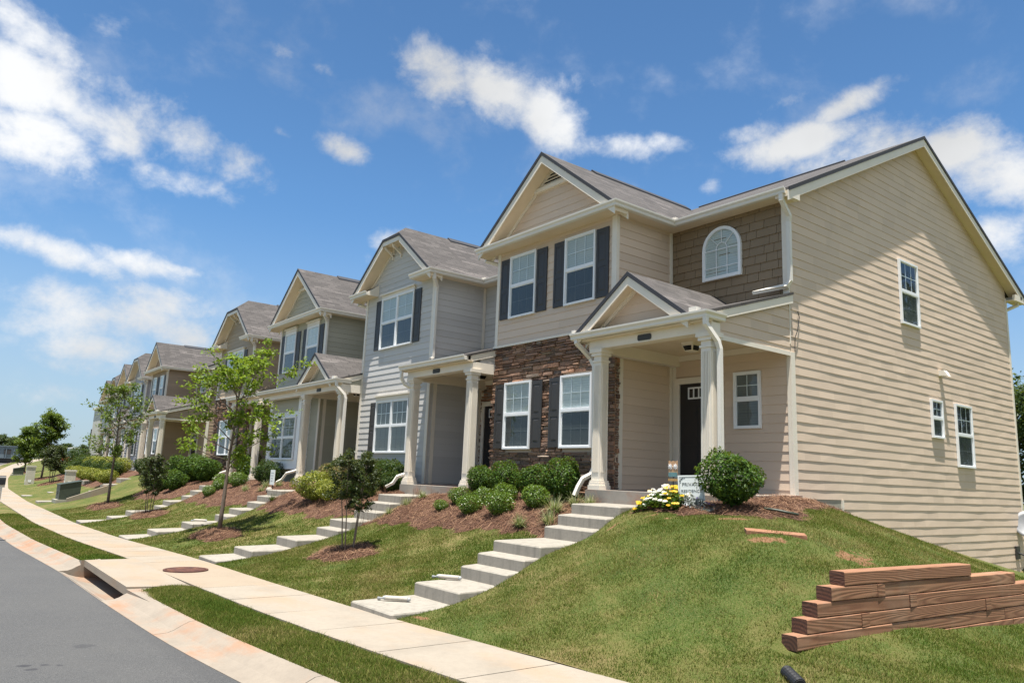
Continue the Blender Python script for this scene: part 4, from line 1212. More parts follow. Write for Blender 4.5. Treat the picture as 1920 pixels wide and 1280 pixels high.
    def edge(p_, q_):
        ed.hull([(p_[0], p_[1]-0.008, p_[2]-0.075), (p_[0], p_[1]+0.012, p_[2]-0.075), (p_[0], p_[1]+0.012, p_[2]+0.006), (p_[0], p_[1]-0.008, p_[2]+0.006)], [(q_[0], q_[1]-0.008, q_[2]-0.075), (q_[0], q_[1]+0.012, q_[2]-0.075), (q_[0], q_[1]+0.012, q_[2]+0.006), (q_[0], q_[1]-0.008, q_[2]+0.006)])
    if gable == 'full': ridge_pts = [(xl-eh, yf, 5.232), (xm, yf, zr_), (xr+eh, yf, 5.232)]
    else: ridge_pts = [(xl-eh, yf, 5.232), (xm-hx, yf, cz), (xm+hx, yf, cz), (xr+eh, yf, 5.232)]
    for p_, q_ in zip(ridge_pts[:-1], ridge_pts[1:]): edge(p_, q_)
    ed.build('drip_edge', MAT['ridge'], roof)
    if end:
        ed = MB()
        for (a_, za_), (b_, zb2) in ((((YB-0.33), 5.23), (ry, rz)), ((ry, rz), (y1, 5.23))):
            ed.hull([(xw-0.012, a_, za_-0.07), (xw+0.008, a_, za_-0.07), (xw+0.008, a_, za_+0.006), (xw-0.012, a_, za_+0.006)], [(xw-0.012, b_, zb2-0.07), (xw+0.008, b_, zb2-0.07), (xw+0.008, b_, zb2+0.006), (xw-0.012, b_, zb2+0.006)])
        ed.build('drip_edge', MAT['ridge'], roof)
    v = MB()
    ys = (yf+1.5 if gable == 'full' else yf+1.9)
    for sg in (-1, 1):
        v.hull([(xm, ys, zr_+0.045), (xm+sg*0.16, ys, zr_-0.085), (xm+sg*0.16, ys, zr_-0.125), (xm, ys, zr_)], [(xm, yv-0.35, zr_+0.045), (xm+sg*0.16, yv-0.35, zr_-0.085), (xm+sg*0.16, yv-0.35, zr_-0.125), (xm, yv-0.35, zr_)])
    if end or fit:
        v.build('ridge_vent', MAT['ridge'], roof); v = MB()
        for sg in (-1, 1):
            v.hull([(xl+0.5, ry, rz+0.045), (xl+0.5, ry+sg*0.17, rz-0.045), (xl+0.5, ry+sg*0.17, rz-0.09), (xl+0.5, ry, rz)], [(xp-1.6, ry, rz+0.045), (xp-1.6, ry+sg*0.17, rz-0.045), (xp-1.6, ry+sg*0.17, rz-0.09), (xp-1.6, ry, rz)])
    v.build('ridge_vent', MAT['ridge'], roof)
    # rake boards and the soffit behind them
    k = MB(); sf = MB()
    def rake(xa, za, xb, zb_, top, d, y0_, y1_, mb):
        q_ = math.hypot(xb-xa, zb_-za)/abs(xb-xa)
        a = [(xa, za-top*q_), (xb, zb_-top*q_), (xb, zb_-(top+d)*q_), (xa, za-(top+d)*q_)]
        mb.hull([(p[0], y0_, p[1]) for p in a], [(p[0], y1_, p[1]) for p in a])
    for sg, xe_ in ((1, xr+eh), (-1, xl-eh)):
        xt, zt_ = (xm, zr_) if gable == 'full' else (xm+sg*hx, cz)
        rake(xe_, 5.232, xt, zt_, th, 0.155, yf+0.012, yf+0.035, k)
        rake(xe_, 5.232, xt, zt_, th, 0.10, yf+0.035, Y0-0.002, sf)
        rake(xe_, 5.232, xt, zt_, th+0.101, 0.07, Y0-0.03, Y0-0.003, k)     # frieze board on the wall
    if gable == 'clip':
        k.box(xm-hx+0.02, xm+hx-0.02, yf+0.013, yf+0.036, cz-0.20, cz-0.04); sf.box(xm-hx, xm+hx, yf+0.036, Y0-0.002, cz-0.17, cz-0.06)
        for x in (xm-0.45, xm, xm+0.45):          # curved brackets
            pts = [(x, yf+0.08, cz-0.18), (x, yf+0.12, cz-0.26), (x, yf+0.24, cz-0.33), (x, Y0-0.03, cz-0.42)]
            k.rect_tube(pts, 0.06, 0.055); k.box(x-0.03, x+0.03, Y0-0.055, Y0-0.003, cz-0.52, cz-0.17)
    k.build('rake_board', MAT['trim'], roof); sf.build('rake_soffit', MAT['soffit'], roof)
    if gable == 'full':
        # louvred vent in the peak
        l = MB(); z0v = 6.33-(6.94-zr_); hw = lambda z: (zr_-0.10-z)/s-0.06
        l.hull([(xm-hw(z0v)-0.02, Y0-0.075, z0v-0.09), (xm+hw(z0v)+0.02, Y0-0.075, z0v-0.09), (xm+hw(z0v)+0.02, Y0-0.003, z0v-0.09), (xm-hw(z0v)-0.02, Y0-0.003, z0v-0.09)], [(xm-hw(z0v), Y0-0.075, z0v), (xm+hw(z0v), Y0-0.075, z0v), (xm+hw(z0v), Y0-0.003, z0v), (xm-hw(z0v), Y0-0.003, z0v)])
        z = z0v+0.02
        while z < zr_-0.26:
            a = hw(z); b = max(0.02, hw(z+0.045))
            l.hull([(xm-a, Y0-0.055, z), (xm+a, Y0-0.055, z), (xm+a, Y0-0.040, z), (xm-a, Y0-0.040, z)], [(xm-b, Y0-0.03, z+0.042), (xm+b, Y0-0.03, z+0.042), (xm+b, Y0-0.015, z+0.042), (xm-b, Y0-0.015, z+0.042)])
            z += 0.072
        lv = l.build('gable_vent', MAT['trim'], t)
        q = MB(); q.poly([(xm-hw(z0v), Y0-0.0135, z0v), (xm+hw(z0v), Y0-0.0135, z0v), (xm, Y0-0.0135, zr_-0.17)]); q.build('vent_opening', MAT['room'], lv)
    # ---- end gable wall
    if end:
        E = side(xp); e = MB()
        zrw = rz-0.10
        zlow = zs_-2.6
        zsd = zs_-0.01
        zeb = 5.23+ms*0.31-0.13; zer = 5.23+ms*(y1-YR)-0.13; zrw = rz-0.13
        pol = [(YB, zsd), (YR, zsd), (YR, zer), (ry, zrw), (YB, zeb)]
        siding(e, E, pol, step=0.5, wavy=0.0032, proud=0.0085, z_off=0.03)
        ym = YB+1.55
        e2 = MB()
        siding(e2, E, [(ym, -1.0), (YR, -1.0), (YR, zsd), (ym, zsd)], step=0.5, wavy=0.0032, proud=0.0085, z_off=0.03)
        siding(e2, E, [(YB+3.4, zlow), (YR, zlow), (YR, -1.0), (YB+3.4, -1.0)], step=0.5, wavy=0.0032, proud=0.0085, z_off=0.03)
        e.hull([(xp-0.012, YB+0.02, zs_-2.8), (xp-0.012, YR, zs_-2.8), (xp-0.012, YR, zer), (xp-0.012, ry, zrw), (xp-0.012, YB+0.02, zeb)], [(xp-0.3, YB+0.02, zs_-2.8), (xp-0.3, YR, zs_-2.8), (xp-0.3, YR, zer), (xp-0.3, ry, zrw), (xp-0.3, YB+0.02, zeb)])
        e.build('end_wall', wm, t); e2.build('end_wall_base', wm, t)
        q = MB(); q.mbox(E, YB, ym-0.06, -0.05, 0.004, -1.4, zsd-0.003); q.build('foundation', MAT['foundation'], t); q = MB(); q.mbox(E, ym+0.05, YB+3.36, -0.05, 0.003, -1.6, -1.0); q.build('foundation', MAT['foundation'], t)
        board(E, ym-0.058, ym, 0.0, 0.03, -1.05, zsd-0.003); board(E, YB+3.36, YB+3.42, 0.0, 0.03, -1.6, -1.0); board(E, YR-0.06, YR+0.03, 0.0, 0.026, zlow, 5.14)
        k = MB(); sf = MB()
        def rk(ya_, za, yb2, zb_, top, d, x0_, x1_, mb):
            q_ = math.hypot(yb2-ya_, zb_-za)/abs(yb2-ya_)
            a = [(ya_, za-top*q_), (yb2, zb_-top*q_), (yb2, zb_-(top+d)*q_), (ya_, za-(top+d)*q_)]
            mb.hull([(x0_, p[0], p[1]) for p in a], [(x1_, p[0], p[1]) for p in a])
        for (ya_, za) in ((YB-0.33, 5.23), (y1, 5.23)):
            rk(ya_, za, ry, rz, th, 0.17, xw-0.035, xw-0.012, k)
            rk(ya_, za, ry, rz, th, 0.10, xp-0.01, xw-0.035, sf)
            sgn = 1 if ya_ < ry else -1
            y_in = YB+0.02 if sgn > 0 else YR-0.02
            k.hull([(xp+0.18, min(ya_+sgn*0.05, y_in), 5.06), (xp+0.26, min(ya_+sgn*0.05, y_in), 5.06), (xp+0.26, max(ya_+sgn*0.05, y_in), 5.06), (xp+0.18, max(ya_+sgn*0.05, y_in), 5.06)],
                   [(xp+0.18, min(ya_+sgn*0.05, y_in), 5.22), (xp+0.26, min(ya_+sgn*0.05, y_in), 5.22), (xp+0.26, max(ya_+sgn*0.05, y_in), 5.22+0.0), (xp+0.18, max(ya_+sgn*0.05, y_in), 5.22)])
            sf.box(xp-0.01, xp+0.18, min(ya_+sgn*0.05, y_in), max(ya_+sgn*0.05, y_in), 5.07, 5.10)
        k.build('rake_board', MAT['trim'], roof); sf.build('rake_soffit', MAT['soffit'], roof)
        gt = MB(); gt.sweep([(xp+0.26, YR+0.30, zg), (xl, YR+0.30, zg)], GUT); gt.build('gutter', MAT['gutter'], t)
    # ---- porch
    pl = xr if porch_l is None else porch_l
    zfl = zs_
    p = MB(); ys0 = 9.30+Yo
    p.hull([(xr+0.02, ys0, zs_-0.42), (xp+0.14, ys0, zs_-0.42), (xp+0.14, YB+0.02, zs_-0.42), (xr+0.02, YB+0.02, zs_-0.42)], [(xr+0.02, ys0, zs_), (xp+0.14, ys0, zs_), (xp+0.14, YB+0.02, zs_+0.045), (xr+0.02, YB+0.02, zs_+0.045)])
    p.box(xr-0.02, xr+0.02, ys0+0.02, Y0, zs_-0.42, zs_-0.01)
    p.build('porch_slab', MAT['slab'], t)
    zbt, zbb = 2.53, 2.37
    cy = 9.36+Yo
    column(t, xr+0.10, cy, zs_, zbb); column(t, xp-0.13, cy, zs_, zbb)
    b = MB()
    b.box(pl-0.02, xp+0.08, cy-0.01, cy+0.21, zbb, zbt)                       # front beam
    b.box(xp-0.13, xp+0.075, cy+0.21, YB, 2.30, zbt) if not end else b.box(xp-0.13, xp-0.002, cy+0.21, YB, 2.36, zbt)
    b.box(xr+0.026, xr+0.20, cy+0.21, YB, 2.32, zbt)
    b.box(xr+0.20, xp-0.13, YB-0.05, YB-0.012, 2.42, zbt)
    b.build('porch_beam', MAT['trim'], t)
    b = MB(); b.box(xr+0.02, xp-0.01, cy+0.20, YB, zbt+0.002, zbt+0.04); b.build('porch_ceiling', MAT['soffit'], t)
    b = MB(); b.box(pl-0.1, xp+0.10, 9.22+Yo, cy-0.01, zbt-0.006, zbt+0.02); b.build('porch_soffit', MAT['soffit'], t)
    b = MB()
    x0g, x1g = (pl-0.10, xp+0.06)
    path = [(x0g, 9.22+Yo), (x1g, 9.22+Yo)]
    if porch == 'gable': path.append((x1g, 9.62+Yo))
    if porch == 'gable' and porch_l is None: path.insert(0, (x0g-0.2, 9.22+Yo)); 
    g_ = MB(); zpg = 2.665
    g_.sweep([(a, c_, zpg) for a, c_ in path], GUT)
    xs0 = path[0][0]
    if porch == 'gable':
        g_.box(xp-0.19, xp-0.05, 9.14+Yo, 9.26+Yo, zpg-0.02, zpg+0.085)
        g_.box(xs0+0.02, xs0+0.10, 9.14+Yo, 9.26+Yo, zpg-0.02, zpg+0.07)
    g_.build('gutter', MAT['gutter'], t)
    b.sweep([(a, c_, zbt+0.015) for a, c_ in path], [(0, 0), (0, 0.125), (-0.02, 0.125), (-0.02, 0)])
    r = MB()
    def slab2(pts): 
        n = (Vector(pts[1])-Vector(pts[0])).cross(Vector(pts[2])-Vector(pts[0])).normalized()
        if n.z < 0: n = -n
        r.hull([(p_[0], p_[1], p_[2]-th/n.z) for p_ in pts], [tuple(p_) for p_ in pts])
    xsh = xp+0.10
    zw = 3.42
    slab2([(xr, 9.20+Yo, 2.675), (xsh, 9.20+Yo, 2.675), (xsh, YB, zw), (xr, YB, zw)])
    if pl < xr: 
        slab2([(pl-0.12, 9.20+Yo, 2.672), (xr, 9.20+Yo, 2.672), (xr, Y0, 2.672+0.305*(Y0-9.2-Yo)), (pl-0.12, Y0, 2.672+0.305*(Y0-9.2-Yo))])
    elif porch == 'shed':
        slab2([(xr-0.12, 9.20+Yo, 2.672), (xr, 9.20+Yo, 2.672), (xr, Y0, 2.672+0.305*(Y0-9.2-Yo)), (xr-0.12, Y0, 2.672+0.305*(Y0-9.2-Yo))])
    # rake of the shed roof and siding triangle on the open side
    L = math.hypot(YB-9.45-Yo, zw-2.75)
    b.hull([(xp+0.062, 9.30+Yo, 2.655), (xp+0.085, 9.30+Yo, 2.655), (xp+0.085, YB-0.003, zw-0.05), (xp+0.062, YB-0.003, zw-0.05)], [(xp+0.062, 9.30+Yo, 2.52), (xp+0.085, 9.30+Yo, 2.52), (xp+0.085, YB-0.003, zw-0.20), (xp+0.062, YB-0.003, zw-0.20)])
    b.build('fascia', MAT['trim'], t)
    tr = MB()
    siding(tr, side(xp+(0.0 if end else 0.04)), [(9.57+Yo, 2.36), (YB+(0.0), 2.36), (YB, zw-0.12), (9.57+Yo, 2.70)], step=0.5, wavy=0.004 if end else 0)
    tr.build('porch_side_siding', wm, t)
    if end:
        q = MB(); q.mbox(side(xp), 9.57+Yo, YB+0.02, 0.0, 0.022, 2.29, 2.365); q.build('porch_side_trim', MAT['trim'], t)
    if porch == 'gable':
        gx = (xr+xp)/2-0.23; gh = 1.29; zp = 3.60; yg = 9.17+Yo; sl = (zp-2.68)/gh
        for sg in (-1, 1):
            yb2 = YB if sg > 0 else Y0
            pts = [(gx+sg*gh, yg, 2.68), (gx, yg, zp), (gx, YB, zp), (gx+sg*gh, yb2, 2.68)]
            slab2(pts)
        pr = r.build('porch_roof', MAT['roof'], t)
        ed = MB()
        edge((gx-gh, yg, 2.68), (gx, yg, zp)); edge((gx, yg, zp), (gx+gh, yg, 2.68)); ed.build('drip_edge', MAT['ridge'], pr)
        k = MB(); sf = MB()
        for sg in (1, -1):
            rake(gx+sg*gh, 2.68, gx, zp, th, 0.15, yg+0.012, yg+0.035, k)
            rake(gx+sg*gh, 2.68, gx, zp, th, 0.09, yg+0.035, 9.50+Yo, sf)
            rake(gx+sg*gh, 2.68, gx, zp, th+0.092, 0.06, 9.44+Yo, 9.497+Yo, k)
        k.build('rake_board', MAT['trim'], pr); sf.build('rake_soffit', MAT['soffit'], pr)
        q = MB(); siding(q, front(9.5+Yo), [(gx-gh+0.1, 2.70), (gx+gh-0.1, 2.70), (gx, zp-0.10)]); q.build('porch_gable_wall', wm, t)
    else:
        r.build('porch_roof', MAT['roof'], t)
    q = MB(); px = xr+1.32; Mq = front(cy-0.012)
    a = [(px-0.15, 2.415), (px-0.13, 2.395), (px+0.13, 2.395), (px+0.15, 2.415), (px+0.15, 2.475), (px+0.13, 2.495), (px-0.13, 2.495), (px-0.15, 2.475)]
    q.hull([Mq(u, 0, z) for u, z in a], [Mq(u, 0.015, z) for u, z in a]); q.build('number_plate', MAT['iron'], t)
    if light:
        q = MB(); lx, ly = (xr+xp)/2, 10.6+Yo
        def sq(h, z): return [(lx-h, ly-h, z), (lx+h, ly-h, z), (lx+h, ly+h, z), (lx-h, ly+h, z)]
        q.hull(sq(0.13, zbt), sq(0.11, zbt-0.05)); q.hull(sq(0.125, zbt-0.052), sq(0.08, zbt-0.16))
        lt = q.build('porch_light', MAT['trim'], t)
        q = MB()
        for (dx, dy) in ((0, -1), (1, 0)):
            if dx: q.hull([(lx+0.118, ly-0.095, zbt-0.065), (lx+0.118, ly+0.095, zbt-0.065), (lx+0.088, ly+0.07, zbt-0.145), (lx+0.088, ly-0.07, zbt-0.145)], [(lx+0.124, ly-0.095, zbt-0.065), (lx+0.124, ly+0.095, zbt-0.065), (lx+0.094, ly+0.07, zbt-0.145), (lx+0.094, ly-0.07, zbt-0.145)])
            else: q.hull([(lx-0.095, ly-0.118, zbt-0.065), (lx+0.095, ly-0.118, zbt-0.065), (lx+0.07, ly-0.088, zbt-0.145), (lx-0.07, ly-0.088, zbt-0.145)], [(lx-0.095, ly-0.124, zbt-0.065), (lx+0.095, ly-0.124, zbt-0.065), (lx+0.07, ly-0.094, zbt-0.145), (lx-0.07, ly-0.094, zbt-0.145)])
        q.build('lens', MAT['room'], lt)
    door(t, xr+0.22, xr+1.13, YB, zs_+0.05, zs_+2.08)
    # ---- windows and shutters
    for spec in (upper or []):
        kind, u0, u1, z0, z1 = spec[:5]; o = spec[5] if len(spec) > 5 else {}
        W_ = front(Y0-0.042) if lower == 'stone' and z1 < 2.9 else F
        window(t, W_, u0, u1, z0, z1, units=2 if kind == 'double' else 1, cols=o.get('cols', 3), head=o.get('head', 0), up=o.get('up', 'blind'), low=o.get('low', 'screen'))
        sw = o.get('sw', 0.34)
        if o.get('l', True): shutter(t, W_, u0-sw-0.015, u0-0.015, z0+0.02, z1-0.02)
        if o.get('r', True): shutter(t, W_, u1+0.015, u1+sw+0.015, z0+0.02, z1-0.02)
    if bay:
        b0, b1 = bay; yb3 = Y0-0.30; Mb = front(yb3)
        q = MB(); q.box(b0, b1, yb3, Y0+0.01, 0.03, 2.50); q.build('bay', MAT['white'], t)
        q = MB(); siding(q, Mb, [(b0+0.26, 1.95), (b1-0.26, 1.95), (b1-0.26, 2.40), (b0+0.26, 2.40)]); q.build('bay_siding', wm, t)
        q = MB()
        for (a, c_) in ((b0, b0+0.24), (b1-0.24, b1)): q.mbox(Mb, a, c_, 0.003, 0.030, 0.03, 2.42)
        q.mbox(Mb, b0+0.24, b1-0.24, 0.003, 0.028, 0.03, 0.08)
        q.build('corner_board', MAT['white'], t)
        window(t, Mb, b0+0.36, b1-0.36, 0.34, 1.78, units=2, cols=2, up='shadeblind')
    if arch: arch_window(t, B, xr+0.80, xr+1.68, 3.93, 4.97)
    return t, F, S, B
H1L = 'nearest beige end townhouse with brown ledge stone, gabled porch and bare end wall'
A, FA_, SA, BA = house(1, H1L, -13.56, -9.77, -7.16, -0.12, 'beige', 'full', 'gable', 'stone',
    upper=[('single', -13.06, -12.15, 3.52, 4.96), ('single', -11.21, -10.31, 3.52, 4.96), ('single', -13.03, -12.13, 0.63, 2.07), ('single', -11.19, -10.29, 0.64, 2.08)],
    end=True, recess='shingle', arch=True)
window(A, BA, -8.30, -7.74, 1.06, 2.09, cols=2, up='shadeblind', low='shadeblind')
E_ = side(-7.16)
window(A, E_, 15.79, 16.63, 3.54, 4.94, cols=3, up='room', low='screen')
window(A, E_, 16.93, 17.48, 1.23, 2.06, cols=2, up='room', low='screen')
window(A, E_, 18.13, 19.00, 0.66, 2.07, cols=3, up='room', low='screen')
# downspouts of the end house
elbow(A, [(-7.04, 11.30, 5.13), (-7.04, 11.30, 5.02), (-7.06, 11.56, 4.80), (-7.09, 11.585, 4.70), (-7.09, 11.585, 3.62), (-7.14, 11.56, 3.53), (-7.72, 11.40, 3.47)])
elbow(A, [(-7.05, 9.17, 2.56), (-7.05, 9.17, 2.46), (-7.02, 9.42, 2.22), (-7.01, 9.46, 2.10), (-7.01, 9.46, 0.05), (-6.93, 9.35, -0.10)], ref=(0, 1, 0))
elbow(A, [(-9.95, 9.18, 2.58), (-9.95, 9.18, 2.50), (-9.90, 9.50, 2.25), (-9.80, 9.50, 2.1), (-9.76, 9.50, 0.26), (-9.79, 9.46, 0.14), (-9.88, 9.35, 0.06), (-9.93, 9.29, -0.08), (-9.97, 9.24, -0.24)])
elbow(A, [(-13.93, 9.9, 5.12), (-13.93, 9.9, 5.03), (-13.66, 10.10, 4.93), (-13.60, 10.12, 4.8)])
q = MB(); q.mbox(E_, 17.47, 17.63, 0.0, 0.12, 2.62, 2.74); q.hull([E_(17.47, 0.12, 2.62), E_(17.63, 0.12, 2.62), E_(17.63, 0.12, 2.74), E_(17.47, 0.12, 2.74)], [E_(17.48, 0.20, 2.60), E_(17.62, 0.20, 2.60), E_(17.62, 0.16, 2.69), E_(17.48, 0.16, 2.69)]); q.build('wall_vent', MAT['gutter'], A)
q = MB(); q.tube([E_(11.86, 0.03, 3.12), E_(11.91, 0.03, 3.02), E_(11.80, 0.05, 2.75), E_(11.72, 0.05, 2.62), E_(11.74, 0.03, 2.38)], 0.008, 6); q.build('loose_cable', MAT['black'], A)
q = MB(); q.rect_tube([(-7.0, 22.08, 5.12), (-7.0, 22.08, 5.0), (-7.22, 21.86, 4.85), (-7.24, 21.84, -2.5)], 0.075, 0.06); q.build('downspout', MAT['gutter'], A)

B2, FB, SB, BB = house(2, 'blue grey townhouse with a clipped gable, next door to the stone fronted house', -20.16, -16.30, -13.58, -0.22, 'bluegrey', 'clip', 'shed', 'siding',
    upper=[('double', -19.13, -17.32, 3.48, 4.98, dict(cols=2, head=0.13)), ('double', -19.05, -17.25, 0.56, 2.0, dict(cols=3, head=0.16, up='shadeblind', low='shadeblind'))], back='stone')
elbow(B2, [(-16.0, 9.75, 5.13), (-16.0, 9.75, 5.0), (-16.18, 9.96, 4.85), (-16.22, 9.98, 4.72), (-16.22, 9.98, 2.98), (-16.20, 9.90, 2.93)])
elbow(B2, [(-16.34, 9.18, 2.56), (-16.34, 9.18, 2.38), (-16.30, 9.26, 2.22), (-16.08, 9.50, 2.06), (-16.10, 9.50, 0.2), (-16.14, 9.44, 0.05), (-16.34, 9.25, -0.05), (-16.40, 9.18, -0.20), (-16.52, 9.05, -0.30)])
elbow(B2, [(-20.55, 9.9, 5.12), (-20.55, 9.9, 5.03), (-20.26, 10.10, 4.93), (-20.20, 10.12, 4.8)])

C3, FC, SC3, BC = house(3, 'sage green townhouse with a white boxed bay window under a small porch gable', -26.99, -23.0, -20.18, -0.32, 'sage', 'full', 'gable', 'siding',
    upper=[('single', -26.47, -25.47, 3.43, 4.86, dict(head=0.19)), ('single', -24.50, -23.50, 3.43, 4.86, dict(head=0.19))], bay=(-26.55, -23.72), porch_l=-26.55)
elbow(C3, [(-22.7, 9.75, 5.13), (-22.7, 9.75, 5.0), (-22.88, 9.96, 4.85), (-22.92, 9.98, 4.72), (-22.92, 9.98, 3.0)])
elbow(C3, [(-20.07, 9.17, 2.56), (-20.07, 9.17, 2.46), (-20.03, 9.42, 2.22), (-20.02, 9.46, 2.10), (-20.02, 9.46, -0.2)], ref=(0, 1, 0))
elbow(C3, [(-22.99, 9.46, 0.6), (-22.99, 9.46, 0.1), (-23.03, 9.42, 0.0), (-23.28, 9.2, -0.1), (-23.38, 9.1, -0.3), (-23.50, 8.98, -0.40)])

D4, FD, SD, BD = house(4, 'tan townhouse with a clipped gable, half hidden by the lime green tree', -34.14, -29.88, -27.0, -0.38, 'tan', 'clip', 'shed', 'stone',
    upper=[('double', -33.0, -30.98, 3.36, 4.82, dict(cols=2, head=0.12)), ('double', -33.0, -31.0, 0.5, 1.95, dict(cols=2))], fit=1.0)
elbow(D4, [(-29.58, 9.75, 5.13), (-29.58, 9.75, 5.0), (-29.76, 9.96, 4.85), (-29.80, 9.98, 4.72), (-29.80, 9.98, 3.0)])
elbow(D4, [(-29.90, 9.18, 2.56), (-29.90, 9.18, 2.38), (-29.88, 9.26, 2.22), (-29.66, 9.50, 2.06), (-29.68, 9.50, 0.2), (-29.72, 9.44, -0.1), (-29.94, 9.2, -0.22), (-30.1, 9.05, -0.45)])

E5, FE, SE, BE = house(5, 'dark taupe end townhouse with an arched upper window, beyond the gap in the row', -46.9, -43.5, -41.0, -0.42, 'taupe', 'full', 'gable', 'siding',
    upper=[('single', -46.3, -45.5, 3.45, 4.86), ('single', -44.75, -43.95, 3.45, 4.86), ('single', -46.3, -45.5, 0.55, 1.95), ('single', -44.75, -43.95, 0.55, 1.95)], end=True, recess='siding', arch=True, back='siding')
elbow(E5, [(-40.88, 11.30, 5.13), (-40.88, 11.30, 5.02), (-40.9, 11.56, 4.80), (-40.93, 11.585, 4.70), (-40.93, 11.585, 3.62), (-41.0, 11.56, 3.53), (-41.5, 11.40, 3.47)])

def far(i, label, xl, xr, xp, Yo, zf, col, gable, porch, lower='siding', fit=0.0):
    c = (xl+xr)/2
    up = [('double', c-0.95, c+0.95, 3.45, 4.9, dict(cols=2, head=0.12)), ('double', c-0.95, c+0.95, 0.5, 1.95, dict(cols=2))] if gable == 'clip' else [('single', c-1.4, c-0.5, 3.45, 4.88), ('single', c+0.5, c+1.4, 3.45, 4.88), ('single', c-1.4, c-0.5, 0.5, 1.95), ('single', c+0.5, c+1.4, 0.5, 1.95)]
    t, *_ = house(i, label, xl, xr, xp, zf, col, gable, porch, lower, upper=up, Yo=Yo, light=False, fit=fit)
    y = 9.75+Yo
    elbow(t, [(xr+0.30, y, 5.13), (xr+0.30, y, 5.0), (xr+0.12, y+0.21, 4.85), (xr+0.08, y+0.23, 4.72), (xr+0.08, y+0.23, 3.0)])
    return t
far(6, 'grey townhouse with a clipped gable right behind the thin upright street tree', -54.1, -50.1, -46.9, 0.4, -0.44, 'grey', 'clip', 'shed')
far(7, 'sage townhouse with a pointed gable in the far half of the row', -60.9, -57.0, -54.1, 1.0, -0.42, 'sage', 'full', 'gable')
far(8, 'far taupe townhouse with a clipped gable near the end of the row', -67.6, -63.7, -60.9, 1.6, -0.40, 'taupe', 'clip', 'shed')
far(9, 'farthest blue grey townhouse, beside the blank pale end wall', -74.3, -70.4, -67.6, 2.2, -0.38, 'bluegrey', 'full', 'shed', fit=1.0)

# blank pale block closing the row
t = empty('end_building', (-77.5, 11.6, -0.6), 'blank pale rendered building closing the far end of the row', 'building')
q = MB(); q.box(-79.0, -75.5, 12.25, 19, -1.5, 4.75); q.build('wall', MAT['pale'], t)
q = MB(); q.box(-79.15, -75.35, 12.1, 19.15, 4.75, 4.95); q.build('parapet', MAT['trim'], t)
q = MB(); q.box(-79.3, -79.0, 12.2, 12.4, -1.0, 3.0); q.build('dark_panel', MAT['shutter'], t)
# ------------------------------------------------------------------ plants
def leaf_arrays(P, N, size, aspect=0.5, droop=0.0, rg=rng, jitter=0.35):
    """one folded rhombus leaf per point; N = preferred facing"""
    n = len(P); N = N/np.maximum(np.linalg.norm(N, axis=1, keepdims=True), 1e-6)
    N = N+rg.normal(0, jitter, (n, 3)); N /= np.linalg.norm(N, axis=1, keepdims=True)
    t = rg.normal(0, 1, (n, 3)); t -= N*(t*N).sum(1, keepdims=True); t /= np.maximum(np.linalg.norm(t, axis=1, keepdims=True), 1e-6)
    t[:, 2] -= droop; t /= np.linalg.norm(t, axis=1, keepdims=True)
    b = np.cross(N, t)
    L = (size*rg.uniform(0.65, 1.3, n))[:, None]; W = L*aspect
    v = np.stack([P-t*L*0.5, P+b*W*0.5+N*L*0.06-t*L*0.05, P+t*L*0.5-N*L*0.05, P-b*W*0.5+N*L*0.06-t*L*0.05], 1).reshape(-1, 3)
    f = np.arange(n*4).reshape(n, 4)
    return v, f

def shrub_mesh(name, rx, ry, rz, n, size, mat, lumps=7, lump=0.16, flat=0.25, seed=1, aspect=0.5, shell=0.5):
    rg = np.random.default_rng(seed)
    d = rg.normal(0, 1, (n, 3)); d /= np.linalg.norm(d, axis=1, keepdims=True)
    c = rg.normal(0, 1, (lumps, 3)); c[:, 2] = np.abs(c[:, 2])*0.8; c /= np.linalg.norm(c, axis=1, keepdims=True)
    k = np.max(np.exp(-8*(1-d@c.T)), axis=1)
    r = 1-lump+lump*1.6*k
    rad = r*(1-(1-shell)*rg.random(n)**2.2)+rg.normal(0, 0.03, n)
    P = d*rad[:, None]*np.array([rx, ry, rz])
    P[:, 2] = P[:, 2]+rz*(1-flat)
    keep = P[:, 2] > 0.01
    P, d = P[keep], d[keep]
    N = d+np.array([0, 0, 0.5])
    v, f = leaf_arrays(P, N, size, aspect, 0.0, rg, 0.55)
    # short twigs that carry the leaves
    m = MB()
    for i in range(5):
        a = rg.uniform(0, 6.28); m.tube([(0.03*math.cos(a), 0.03*math.sin(a), -0.05), (rx*0.3*math.cos(a), ry*0.3*math.sin(a), rz*0.5), (rx*0.55*math.cos(a), ry*0.55*math.sin(a), rz*1.0)], [0.014, 0.010, 0.005], 5)
    tv = np.array(m.v); tf = [q for q in m.f if len(q) == 4]
    V = np.concatenate([v, tv]); F = np.concatenate([f, np.array(tf)+len(v)])
    o = fast_mesh(name, V, F, mat)
    COL.objects.unlink(o)
    return o
_first = {}
def put(proto, x, y, s, label, cat='shrub', group=None, rz=None, sz=None, dz=0.0):
    o = proto.copy(); COL.objects.link(o)
    o.location = (x, y, Hs(x, y)+dz); o.scale = (s, s, s if sz is None else sz)
    o.rotation_euler = (0, 0, random.uniform(0, 6.28) if rz is None else rz)
    return tag(o, label, cat, group)

